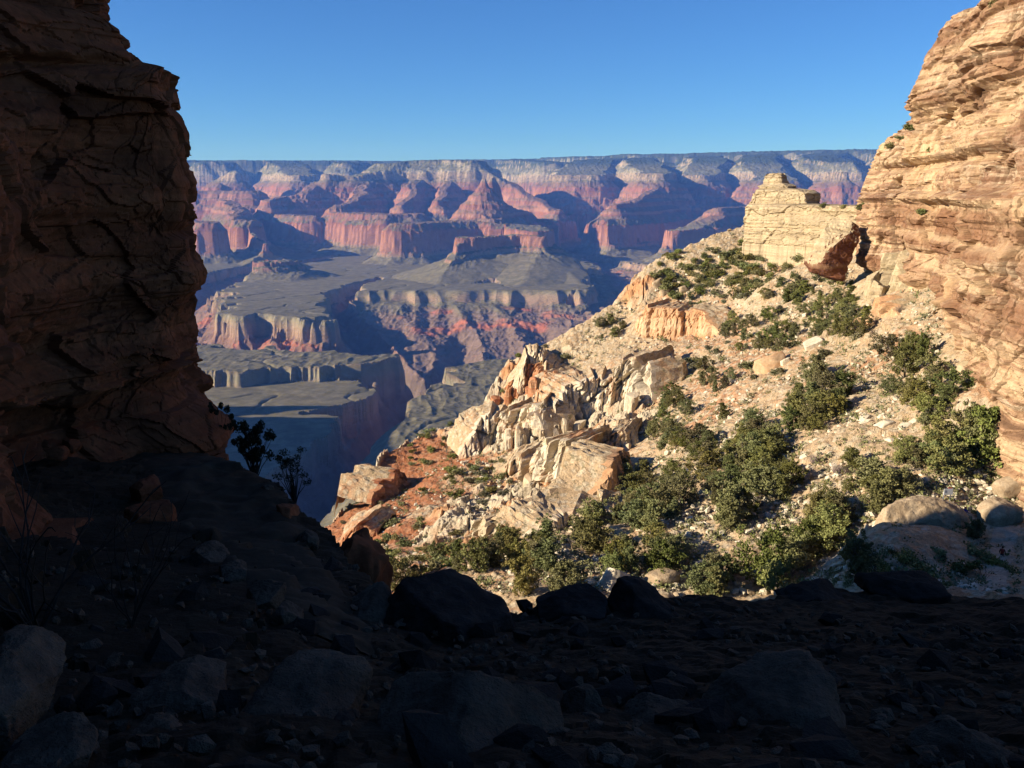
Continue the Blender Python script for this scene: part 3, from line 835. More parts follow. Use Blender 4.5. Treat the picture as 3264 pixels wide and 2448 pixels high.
outcrop('rock_outcrop', [1640, 1740, 1860, 1960], [1400, 1360, 1350, 1380], [1540, 1560, 1540, 1500], M['white_rock'], 'tall white columns in the middle of the white rock band', 14)
outcrop('rock_outcrop', [1860, 1940, 2040], [1330, 1300, 1330], [1500, 1460, 1420], M['white_rock'], 'white columns right of the dark vertical crack', 15)
outcrop('rock_outcrop', [1490, 1560, 1640], [1590, 1600, 1600], [1720, 1730, 1720], M['white_rock'], 'low orange and cream fluted cliff nearest the bottom of the white band', 16)
outcrop('rock_outcrop', [1570, 1660, 1740], [1440, 1430, 1450], [1530, 1520, 1530], M['white_rock'], 'small cream columns left of the tall white columns', 17)
outcrop('rock_outcrop', [1900, 1960, 2010], [1390, 1370, 1350], [1650, 1600, 1480], M['orange_cliff'], 'smooth yellow slab wall above the juniper thicket', 18, wid=(4, 6), step=2.0, hj=0.1)
outcrop('rock_outcrop', [2000, 2100, 2200, 2280], [975, 965, 985, 1010], [1060, 1078, 1080, 1070], M['orange_cliff'], 'orange cliff band under the scrub at the crest of the slope', 19, wid=(4, 7), step=1.7, hj=0.06)
outcrop('rock_outcrop', [2000, 2070, 2160], [1160, 1120, 1115], [1240, 1230, 1200], M['orange_cliff'], 'brown layered ledge with a dark recess below the orange band', 20, wid=(3, 5), step=2.0)
outcrop('rock_outcrop', [1205, 1230, 1290], [1470, 1450, 1440], [1620, 1600, 1540], M['red_rock'], 'red cliff nose on the far left skyline of the slope', 21, wid=(2.5, 4), step=1.6)
outcrop('rock_outcrop', [1640, 1580, 1660, 1790][1:], [1205, 1175, 1150], [1270, 1260, 1240], M['red_rock'], 'red crumbling crest left of the pale cliff nose', 22, wid=(3, 5), step=1.8)
outcrop('rock_outcrop', [1070, 1120, 1200], [1660, 1640, 1640], [1760, 1740, 1720], M['red_rock'], 'low red bluff at the lower left foot of the slope', 23, wid=(2, 4), step=1.8)
outcrop('rock_outcrop', [1700, 1800, 1900, 2000], [1660, 1620, 1610, 1600], [1730, 1700, 1690, 1660], M['white_rock'], 'low white knobbly ledges above the lower trees', 24, wid=(1.4, 3.0))
outcrop('rock_outcrop', [2740, 2800, 2860], [830, 800, 820], [960, 930, 950], M['grey_cliff'], 'grey stepped ledges at the foot of the tall cliff', 25, wid=(3, 5), step=1.9)
outcrop('rock_outcrop', [2740, 2790, 2850], [940, 930, 950], [1030, 1020, 1030], M['orange_cliff'], 'yellow buttress under the grey ledges by the tall cliff', 26, wid=(3, 5), step=1.9)

# ------------------------------------------------------------------ rising cliffs: a plan outline lifted level by level
def loft(name, plan, zs, lean, disp, mat, label, kind='structure', smooth_shade=False, cap=True, closed=True, sil=None, soft=9, push=None, zcut=1e9):
    """plan (n,2) counter-clockwise outline; lean(i, z) inward shift; disp(s, z, xy) outward relief"""
    n = len(plan)
    tn = np.roll(plan, -1, 0) - np.roll(plan, 1, 0)
    tn /= np.linalg.norm(tn, axis=1)[:, None] + 1e-9
    nrm = np.stack([tn[:, 1], -tn[:, 0]], -1)
    for _ in range(6): nrm = (nrm + 0.5 * np.roll(nrm, 1, 0) + 0.5 * np.roll(nrm, -1, 0)); 
    nrm /= np.linalg.norm(nrm, axis=1)[:, None]
    s = np.r_[0, np.cumsum(np.linalg.norm(np.diff(plan, axis=0), axis=1))]
    Z, S = np.meshgrid(zs, s, indexing='ij')
    I = np.broadcast_to(np.arange(n), Z.shape)
    off = disp(S, Z, plan) - lean(I, Z)
    X = plan[:, 0] + nrm[:, 0] * off; Y = plan[:, 1] + nrm[:, 1] * off
    if push is not None: X = X + push(Z) * sil[2][None]
    if sil is not None:      # bring the outer edge of each level to where it stands against the sky
        side, target, w = sil
        for _ in range(3):
            D = Y * CP - Z * SP
            U = W_PX / 2 + F_PX * X / D; Vv = H_PX / 2 - F_PX * (Y * SP + Z * CP) / D
            Um = np.where(w[None] > 0.5, U, -side * 1e6)
            j = np.argmax(side * Um, 1); rr_ = np.arange(len(zs))
            du = target(Vv[rr_, j]) - U[rr_, j]; kz = int(np.searchsorted(zs, zcut))
            if kz < len(zs): du[kz:] = du[kz - 8:kz].mean()
            k_ = np.ones(soft) / soft; du = np.convolve(np.pad(du, soft // 2, mode='edge'), k_, mode='valid')
            X = X + (du * D[rr_, j] / F_PX)[:, None] * w[None]
    V = np.stack([X, Y, Z], -1).reshape(-1, 3)
    F = grid_faces(len(zs), n, True)
    if cap:
        c = V[-n:].mean(0); V = np.r_[V, [c]]
        k = (len(zs) - 1) * n; j = np.arange(n)
        F = np.r_[F, np.stack([k + j, k + (j + 1) % n, np.full(n, len(V) - 1), np.full(n, len(V) - 1)], -1)[:, :4]]
        tri = F[-n:, :3]; F = F[:-n]
        me = bpy.data.meshes.new(name)
        me.from_pydata([], [], [])
        me = quick_mesh(name, V, np.r_[np.stack([F[:, 0], F[:, 1], F[:, 2]], -1), np.stack([F[:, 0], F[:, 2], F[:, 3]], -1), tri], smooth_shade)
    else:
        me = quick_mesh(name, V, F, smooth_shade)
    o = link(name, me, [mat])
    tag(o, label, 'cliff', kind=kind)
    return o
def strata_relief(S, Z, sw, sh, amp, seed, ledge=0.5):
    """bedding ledges, blocks between joints, and cracks, as outward relief in metres"""
    wz = Z + 0.35 * fbm2(S / (sw * 6), Z / (sh * 6), seed, 2) * sh
    led = np.tanh(3 * pn2(wz / (sh * 2.2), np.zeros_like(wz) + 0.5 + S / (sw * 30), seed + 3)) + 0.5 * np.tanh(3 * pn2(wz / (sh * 0.7), S / (sw * 20), seed + 4))
    f1, f2, c = worley2(S / sw, wz / sh, seed + 5)
    f1b, f2b, cb = worley2(S / (sw * 3.1), wz / (sh * 4.5), seed + 9)
    crack = np.clip(1 - (f2 - f1) / 0.12, 0, 1); crackb = np.clip(1 - (f2b - f1b) / 0.05, 0, 1)
    r = ledge * led + 0.7 * (c - 0.5) - 0.45 * crack + 1.5 * (cb - 0.5) - 0.8 * crackb
    r = r + 0.6 * fbm2(S / (sw * 1.3), Z / (sh * 1.6), seed + 13, 4)
    return amp * r
def build_right_cliff():
    front = [at(u, 640, Y)[:2] for u, Y in [(2735, 228), (2765, 206), (2800, 198), (2850, 190), (2880, 186), (2925, 172), (2985, 163), (3040, 150), (3055, 138), (3085, 127), (3140, 121), (3264, 109), (3420, 100), (3700, 92)]]
    P = [(112, 236), (100, 234), (92, 233)] + [tuple(p) for p in front] + [(90, 60), (150, 60), (170, 150), (150, 220)]
    per = [6, 6, 10] + [22, 30, 40, 26, 40, 48, 50, 40, 36, 54, 80, 80, 40] + [12, 10, 10, 10, 10][:len(P) - 17]
    pl = catmull(P + [P[0]], (per + [10] * 40)[:len(P)])[:-1]
    i0 = np.argmin(np.hypot(pl[:, 0] - front[4][0], pl[:, 1] - front[4][1]))
    s = np.r_[0, np.cumsum(np.linalg.norm(np.diff(pl, axis=0), axis=1))]
    zt = np.linspace(-48, 58, 400)
    ie = int(np.argmin(np.hypot(pl[:, 0] - front[9][0], pl[:, 1] - front[9][1])))
    low = at(2830, 420, 195)[2]
    pillar = np.exp(-((s - s[np.argmin(np.hypot(pl[:, 0] - front[9][0], pl[:, 1] - front[9][1]))]) / 9.0) ** 2)
    def lean(I, Z):
        back = smooth(i0 + 10, i0 - 12, I.astype(float))          # the lower block at the far end steps back at its top
        near = np.interp(Z, [-48, -12, low, 25, 35, 45, 62], [-1.5, 0, 1.2, 2.6, 4.5, 7.5, 14])
        main = np.interp(Z, [-48, -12, 10, 13.9, 17, 17.6, 19.3, 22.4, 25.4, 27.4, 27.8, 30.2, 31.4, 31.8, 33.2, 33.7, 38, 58], [-1.5, 0, 0.4, 0.7, -0.7, 0.0, 0.5, 1.9, 3.1, 3.8, 4.6, 5.7, 6.8, 8.4, 10.6, 20, 26, 60])
        q = smooth(ie - 14, ie + 10, I.astype(float))
        l = main * (1 - q) + near * q
        far = np.interp(Z, [-48, -4, low - 4, low, low + 3.5, low + 7, 62], [0, 1.2, 4.0, 5.0, 11.0, 15, 60])
        return l * (1 - back) + far * back + 2.2 * pillar[I] * smooth(-2, 4, Z)
    def disp(S, Z, plan):
        wz = Z + 0.5 * fbm2(S / 30, Z / 12, 600, 2)
        f1, f2, c1 = worley2(S / 6.5, wz / 4.6, 601); g1, g2, c2 = worley2(S / 14, wz / 13, 605); h1, h2, c3 = worley2(S / 2.6, wz / 1.7, 607)
        r = 1.5 * (c1 - 0.5) - 0.7 * np.clip(1 - (f2 - f1) / 0.05, 0, 1) + 1.5 * (c2 - 0.5) - 1.2 * np.clip(1 - (g2 - g1) / 0.035, 0, 1) + 0.42 * (c3 - 0.5) - 0.2 * np.clip(1 - (h2 - h1) / 0.08, 0, 1)
        led = np.tanh(5 * pn2(wz / 3.4, S / 90, 609)) * 0.5 + np.tanh(5 * pn2(wz / 1.3, S / 60, 610)) * 0.22 + np.tanh(6 * pn2(wz / 0.55, S / 40, 612)) * 0.08
        joint = -1.6 * np.clip(1 - np.abs(pn2(S / 9, wz / 60, 614)) / 0.03, 0, 1)
        return r + led + joint + 0.12 * fbm2(S / 1.2, Z / 0.8, 613, 3) + 1.3 * fbm2(S / 18, Z / 80, 611, 2)
    tv = np.array([-500, -6, 26, 30, 36, 76, 80, 120, 165, 170, 200, 250, 300, 345, 350, 385, 400, 440, 470, 500, 560, 640, 700, 2000], float)
    tu = np.array([3330, 3245, 3205, 3094, 3080, 3042, 3016, 2990, 2960, 2950, 2944, 2925, 2900, 2880, 2886, 2902, 2890, 2835, 2800, 2788, 2762, 2732, 2728, 2728], float)
    w = smooth(ie + 110, ie + 60, np.arange(len(pl)).astype(float))
    return loft('cliff', pl, zt, lean, disp, M['pale_cliff'], 'tall sunlit cliff of buff and brown layered sandstone on the right', sil=(-1, lambda v: np.interp(v, tv, tu), w), soft=5, zcut=29.5, push=lambda Z: np.interp(Z, [31.6, 31.9, 33.3, 33.7, 45, 60], [0, 0.8, 1.6, 14, 18, 24]))
build_right_cliff()

def build_spire():
    """stacked knob on the crest with its layered wall running towards the tall cliff"""
    Y0, Y1 = 262.0, 226.0
    lv = [(775, 2392, 2800), (720, 2396, 2800), (690, 2394, 2800), (652, 2400, 2798), (648, 2408, 2588), (640, 2412, 2584), (628, 2413, 2582), (616, 2420, 2580), (606, 2424, 2560),
          (600, 2430, 2515), (594, 2424, 2514), (588, 2440, 2506), (584, 2444, 2494), (570, 2442, 2490), (560, 2443, 2490), (553, 2447, 2486)]
    zz = np.array([at(2450, v, Y0)[2] for v, a, b in lv]); ul = np.array([l[1] for l in lv], float); ur = np.array([l[2] for l in lv], float)
    zs = np.concatenate([[zz[0] - 10], np.arange(zz[0], zz[-1], 0.16), [zz[-1]]])
    n = 260
    th = np.linspace(0, 1, n, endpoint=False)
    V = []
    for z in zs:
        a, b = np.interp(z, zz, ul), np.interp(z, zz, ur)
        A = at(a, 640, Y0)[:2]; B = at(b, 640, Y0 + (Y1 - Y0) * (b - 2440) / 360.0)[:2]
        d = B - A; L = np.linalg.norm(d); d /= L; nn = np.array([d[1], -d[0]])
        dep = min(6.5, 0.5 * L) * (1.0 if L > 16 else 0.9)
        # rounded rectangle
        per = 2 * (L + dep); q = th * per
        x = np.where(q < L, q, np.where(q < L + dep, L, np.where(q < 2 * L + dep, 2 * L + dep - q, 0)))
        y = np.where(q < L, 0, np.where(q < L + dep, q - L, np.where(q < 2 * L + dep, dep, per - q)))
        pts = A + x[:, None] * d - y[:, None] * nn + dep * 0.35 * nn
        rel = strata_relief(q + 0 * z, np.full(n, z), 2.4, 1.1, 0.42, 701, 0.8)
        ctr = A + d * L / 2 - nn * dep * 0.15
        out = np.stack([np.where((q > L) & (q < L + dep), d[0], np.where(q > 2 * L + dep, -d[0], np.where(q < L, nn[0], -nn[0]))),
                        np.where((q > L) & (q < L + dep), d[1], np.where(q > 2 * L + dep, -d[1], np.where(q < L, nn[1], -nn[1])))], -1)
        V.append(np.c_[pts + out * rel[:, None], np.full(n, z)])
    V = np.concatenate(V); F = grid_faces(len(zs), n, True)
    c = V[-n:].mean(0); V = np.r_[V, [c]]; k = (len(zs) - 1) * n; j = np.arange(n)
    T = np.r_[F[:, :3], F[:, [0, 2, 3]], np.stack([k + j, k + (j + 1) % n, np.full(n, len(V) - 1)], -1)]
    o = link('rock_spire', quick_mesh('rock_spire', V, T, False), [M['grey_cliff']])
    tag(o, 'stacked grey and tan rock knob with a long layered wall on the crest', 'rock spire')
build_spire()
# the great tilted block below the wall: pale bedded back, dark red varnished underside
tb = at(2662, 795, 205)
def tilted_block():
    p, F = rock_arrays(78, (8.2, 8.0, 13.0), 5, 6.0, 12, 0.05, (0.66, 1.0), 2.6)
    lay = np.tanh(4 * pn2(p[:, 2] / 1.6, p[:, 0] / 20, 631)) * 0.22 + np.tanh(5 * pn2(p[:, 2] / 0.7, p[:, 0] / 15, 633)) * 0.1
    rad = np.hypot(p[:, 0], p[:, 1])[:, None]; p[:, :2] += p[:, :2] / np.maximum(rad, 0.5) * lay[:, None]
    n = np.cross(p[F[:, 1]] - p[F[:, 0]], p[F[:, 2]] - p[F[:, 0]]); n /= np.linalg.norm(n, axis=1)[:, None] + 1e-9
    c = p[F].mean(1)
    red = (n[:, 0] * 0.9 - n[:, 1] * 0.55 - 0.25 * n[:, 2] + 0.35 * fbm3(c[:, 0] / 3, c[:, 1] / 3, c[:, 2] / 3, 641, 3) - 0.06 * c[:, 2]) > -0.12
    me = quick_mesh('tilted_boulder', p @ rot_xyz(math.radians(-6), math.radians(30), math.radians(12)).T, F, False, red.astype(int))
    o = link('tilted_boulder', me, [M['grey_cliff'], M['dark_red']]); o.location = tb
    tag(o, 'huge tilted block with a dark red underside leaning below the rock spire', 'boulder')
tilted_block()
# ------------------------------------------------------------------ the shaded notch the viewer stands in
FORE_PTS = [(40, 1700, 9.6), (130, 1490, 14), (350, 1440, 16.3), (560, 1425, 16.7), (640, 1445, 16.4), (740, 1490, 15), (880, 1550, 13.5), (960, 1650, 12), (1060, 1715, 11.4), (1130, 1830, 10), (1250, 1945, 9),
    (700, 1600, 12.5), (600, 1700, 10.8), (800, 1750, 10.3), (950, 1850, 9.1), (400, 1650, 11), (200, 1750, 9), (300, 1900, 7.2), (600, 1900, 7.4), (800, 2000, 6.6), (400, 2100, 5.4), (100, 2000, 5.9),
    (1000, 2010, 7.2), (900, 2200, 4.7), (1250, 2120, 6.5), (1400, 1990, 8.9), (1600, 2010, 8.6), (1700, 1965, 9.5), (1800, 1930, 9.8), (2000, 1915, 9.9), (2200, 1925, 10.1), (2400, 1915, 10.8),
    (2600, 1890, 12), (2800, 1885, 12.8), (3000, 1900, 12.6), (3264, 1915, 12), (1700, 2150, 6.2), (2200, 2100, 6.8), (2700, 2100, 7), (3200, 2100, 7.2), (1500, 2300, 4.2), (2000, 2300, 4.3),
    (2500, 2300, 4.6), (3000, 2300, 4.8), (500, 2300, 4.0), (50, 2300, 4.0), (1600, 2448, 3.1), (500, 2448, 3.0), (2700, 2448, 3.3)]
_fw = [at(*p) for p in FORE_PTS] + [np.array(p, float) for p in [(0, 0, -1.65), (-3, 0, -1.6), (3, 0, -1.7), (0, -5, -1.3), (-4, -5, -1.2), (6, -3, -1.6), (8, 3, -2.2), (-6, 4, -1.7), (-5.5, 7, -2.6), (12, 8, -3.6), (16, 4, -3), (18, 10, -4.6)]]
_fw = np.array(_fw)
fore_tps = TPS(_fw[:, :2], _fw[:, 2], 6.0, 1e-3)
LIP = np.array([at(u, v, Y)[:2] for u, v, Y in [(-300, 1500, 17), (560, 1420, 17.0), (640, 1440, 16.7), (740, 1480, 15.3), (880, 1540, 13.8), (960, 1640, 12.3), (1060, 1700, 11.7), (1130, 1820, 10.3), (1250, 1930, 9.3),
       (1400, 1960, 9.4), (1700, 1940, 9.8), (2000, 1930, 10.0), (2400, 1920, 10.9), (2600, 1890, 12.2), (2800, 1890, 13), (3264, 1910, 12.4), (3900, 1900, 14)]])
_la = np.arctan2(LIP[:, 0], LIP[:, 1])
def fore_height(x, y, detail=True):
    z = fore_tps(x, y)
    a = np.arctan2(x, y)
    rr = np.hypot(x, y)
    rl = np.interp(a, _la, np.hypot(LIP[:, 0], LIP[:, 1]))
    over = np.maximum(0, rr - rl)
    z = z - np.minimum(1.9 * over, 40 + 0.6 * over) * smooth(-2, 3, y)
    if detail:
        w1, w2, wc = worley2(x / 0.55, y / 0.55, 803); u1, u2, uc = worley2(x / 0.2, y / 0.2, 805)
        z = z + 0.06 * fbm2(x / 1.1, y / 1.1, 801, 3) + 0.09 * (wc - 0.5) * smooth(0, 0.2, w2 - w1) + 0.035 * (uc - 0.5) + 0.012 * fbm2(x / 0.1, y / 0.1, 811, 2) + 0.25 * smooth(0, 1, over) * fbm2(x / 0.8, y / 0.8, 821, 4)
        # flat bedding steps down the left of the path
        m = smooth(-1.2, -2.6, x) * smooth(12, 10, y) * smooth(3.5, 5, y)
        st = np.round((z + 0.12 * fbm2(x / 2, y / 2, 831, 3)) / 0.22) * 0.22
        z = z + 0.7 * m * (st - z)
    return z
def on_fore(x, y): return float(fore_height(np.array([x]), np.array([y]), False)[0])
def fore_hit(u, v):
    Y = np.arange(2.0, 20, 0.05)
    p = atv(np.full(len(Y), u), np.full(len(Y), v), Y)
    s = fore_height(p[:, 0], p[:, 1], False)
    k = np.nonzero(p[:, 2] < s)[0]
    i = k[0] if len(k) else int(np.argmin(p[:, 2] - s))
    return np.array([p[i, 0], p[i, 1], s[i]])
def build_fore():
    th = np.linspace(-1.25, 1.3, 620)
    R = [0.0, 1.0]
    while R[-1] < 26: R.append(R[-1] + max(0.035, R[-1] * 0.006))
    R = np.array(R); R[0] = 0.3
    Rg, T = np.meshgrid(R, th, indexing='ij')
    x = (Rg * np.sin(T)).ravel(); y = (Rg * np.cos(T)).ravel()
    V = np.stack([x, y, fore_height(x, y)], -1)
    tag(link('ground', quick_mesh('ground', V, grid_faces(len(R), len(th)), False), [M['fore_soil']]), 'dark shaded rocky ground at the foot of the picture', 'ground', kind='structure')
    # ground behind and beside the viewer, out of the picture
    xs = np.linspace(-14, 26, 60); ys = np.linspace(-16, 0.6, 40)
    Yg, Xg = np.meshgrid(ys, xs, indexing='ij')
    V = np.stack([Xg.ravel(), Yg.ravel(), fore_height(Xg.ravel(), Yg.ravel()) - 0.03], -1)
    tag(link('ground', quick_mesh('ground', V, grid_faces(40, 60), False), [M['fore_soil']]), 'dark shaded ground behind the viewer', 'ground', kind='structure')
build_fore()
def strip(name, pix, width, lift, mat, label, on, height, n=200, m=24):
    """a path sheet draped over the ground along photo points"""
    P = catmull(np.array([on(*p)[:2] for p in pix]), n // (len(pix) - 1))
    t = np.gradient(P, axis=0); t /= np.linalg.norm(t, axis=1)[:, None]
    nn = np.stack([t[:, 1], -t[:, 0]], -1)
    k = np.linspace(-1, 1, m)
    ww = np.interp(np.linspace(0, 1, len(P)), np.linspace(0, 1, len(pix)), width)
    ww = ww * (1 + 0.15 * pn2(np.arange(len(P)) / 9.0, np.zeros(len(P)) + 0.5, 3))
    XY = P[:, None, :] + nn[:, None, :] * (k[None, :, None] * ww[:, None, None] / 2)
    x, y = XY[..., 0].ravel(), XY[..., 1].ravel()
    edge = np.broadcast_to(np.abs(k)[None], XY.shape[:2]).ravel()
    V = np.stack([x, y, height(x, y) + lift * (1 - edge ** 6) - 0.02 * edge ** 6], -1)
    return tag(link(name, quick_mesh(name, V, grid_faces(len(P), m), True), [mat]), label, 'trail', kind='structure')
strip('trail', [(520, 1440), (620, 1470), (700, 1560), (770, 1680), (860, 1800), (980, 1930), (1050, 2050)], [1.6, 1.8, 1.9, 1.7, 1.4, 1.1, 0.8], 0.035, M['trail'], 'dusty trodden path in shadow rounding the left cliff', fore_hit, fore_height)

def build_shadow_caster():
    """unseen rock mass added behind the left cliff to shadow the far path"""
    xs = np.linspace(-85, -9, 150); ys = np.linspace(22, 100, 130)
    Yg, Xg = np.meshgrid(ys, xs, indexing='ij')
    x, y = Xg.ravel(), Yg.ravel()
    end = CASTER_C + 0.2494 * x + 1.2 * fbm2(x / 60, y / 60, 861, 3)
    top = 7.0 + 2.2 * fbm2(x / 9, y / 9, 865, 3) - 4.0 * np.maximum(0, y - end)
    right = -0.40 * y - 1.5 + 0.8 * fbm2(x / 7, y / 7, 869, 3)
    tall = np.clip((-0.48 * y - 2 - x) * 2.5, 0, 50) * np.clip((end - y) / 3.0, 0, 1)          # added height further left, blocks sky light from the shaded mound
    z = np.maximum(top + tall * (1 + 0.15 * fbm2(x / 8, y / 8, 873, 3)) - 7.0 * np.maximum(0, x - right), -80)
    tag(link('shadow_caster', quick_mesh('shadow_caster', np.stack([x, y, z], -1), grid_faces(130, 150), False), [M['near_cliff']]), 'added unseen rock mass behind the left cliff casting shade', 'shadow_caster', kind='structure')
CASTER_C = 81.0  # where the added mass ends, sets the shadow edge by the far path
build_shadow_caster()

def build_left_cliff():
    sil = [(2448, 720), (1480, 720), (1400, 735), (1330, 735), (1290, 692), (1230, 662), (1180, 655), (1165, 602), (1080, 626), (1000, 616), (920, 647), (850, 648), (770, 638), (752, 600), (742, 588), (722, 612), (705, 630),
           (690, 632), (560, 616), (450, 600), (345, 582), (280, 547), (205, 507), (165, 420), (138, 338), (120, 338), (80, 352), (0, 344), (-200, 352), (-500, 340), (-1400, 200)]
    YC = 16.9
    zz = np.array([at(u, v, YC)[2] for v, u in sil]); xx = np.array([at(u, v, YC)[0] for v, u in sil])
    base = [(-3.6, -9), (-3.9, 0), (-4.4, 5.5), (-5.35, 9.4), (-6.6, 12.2), (-7.35, 14.2), (-6.6, 15.9), (-5.55, 16.9), (-5.5, 18.2), (-6.6, 20.5), (-10, 26), (-18, 34), (-34, 40), (-60, 30), (-60, -20), (-25, -26), (-8, -18)]
    per = [30, 40, 50, 70, 60, 50, 70, 60, 40, 40, 30, 20, 14, 10, 10, 10, 10]
    pl = catmull(base + [base[0]], per)[:-1]
    ic = int(np.argmax(np.where((pl[:, 1] > 15.5) & (pl[:, 1] < 19), pl[:, 0], -99)))
    x0 = pl[ic, 0]
    idx = np.arange(len(pl))
    zs = np.concatenate([np.linspace(-9, -5, 30, endpoint=False), np.linspace(-5, 5.5, 380, endpoint=False), np.linspace(5.5, 26, 60)])
    def lean(I, Z):
        l = x0 - np.interp(Z, zz, xx)
        sharp = np.exp(-((I - ic) / 55.0) ** 2)
        soft = np.interp(Z, [-9, -4.5, -2, 0, 2, 3.2, 5, 12, 26], [-0.6, -0.2, 0.05, 0.1, 0.45, 0.9, 1.6, 3.5, 8])
        rest = np.interp(Z, [-9, -4, 26], [-0.3, 0, 5.0])
        far = smooth(30, 120, np.abs(I - ic).astype(float)) * (I < ic)
        return l * sharp + soft * (1 - sharp)
    zcrk = at(500, 775, YC)[2]
    def disp(S, Z, plan):
        S2 = S + 0.3 * fbm2(S / 2.0, Z / 2.0, 951, 2) + 0.35 * Z; Z2 = Z + 0.2 * fbm2(S / 2.5, Z / 2.5, 955, 2) - 0.12 * S
        f1, f2, c1 = worley2(S2 / 1.5, Z2 / 0.9, 901); g1, g2, c2 = worley2(S2 / 3.6 + 0.2 * Z2, Z2 / 2.2, 931)
        r = 0.34 * (c1 - 0.5) + 0.5 * (c2 - 0.5) - 0.05 * np.clip(1 - (g2 - g1) / 0.05, 0, 1)
        r = r + 0.16 * np.tanh(3 * pn2(Z2 / 1.3, S / 30, 961)) - 0.3 * np.exp(-((Z2 - zcrk) / 0.12) ** 2) + 0.22 * smooth(-0.1, 0.5, Z2 - zcrk)
        a1, a2, ac = worley2(S2 / 0.5, Z2 / 0.32, 971); b1, b2, bc = worley2(S2 / 0.19, Z2 / 0.14, 975)
        r = r + 0.3 * fbm2(S / 2.6, Z / 3.0, 921, 3) + 0.04 * fbm2(S / 0.5, Z / 0.35, 925, 3) + 0.13 * (ac - 0.5) - 0.015 * np.clip(1 - (a2 - a1) / 0.12, 0, 1) + 0.05 * (bc - 0.5)
        quiet = np.exp(-((np.arange(S.shape[1]) - ic) / 26.0) ** 2)[None]
        return r * (1 - 0.72 * quiet)
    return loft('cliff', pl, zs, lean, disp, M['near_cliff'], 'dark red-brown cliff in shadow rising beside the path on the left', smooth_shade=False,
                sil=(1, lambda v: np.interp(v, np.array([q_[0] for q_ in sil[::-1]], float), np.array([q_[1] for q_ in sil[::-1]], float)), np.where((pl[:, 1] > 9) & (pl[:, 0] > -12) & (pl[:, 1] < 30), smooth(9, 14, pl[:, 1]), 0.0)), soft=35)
build_left_cliff()

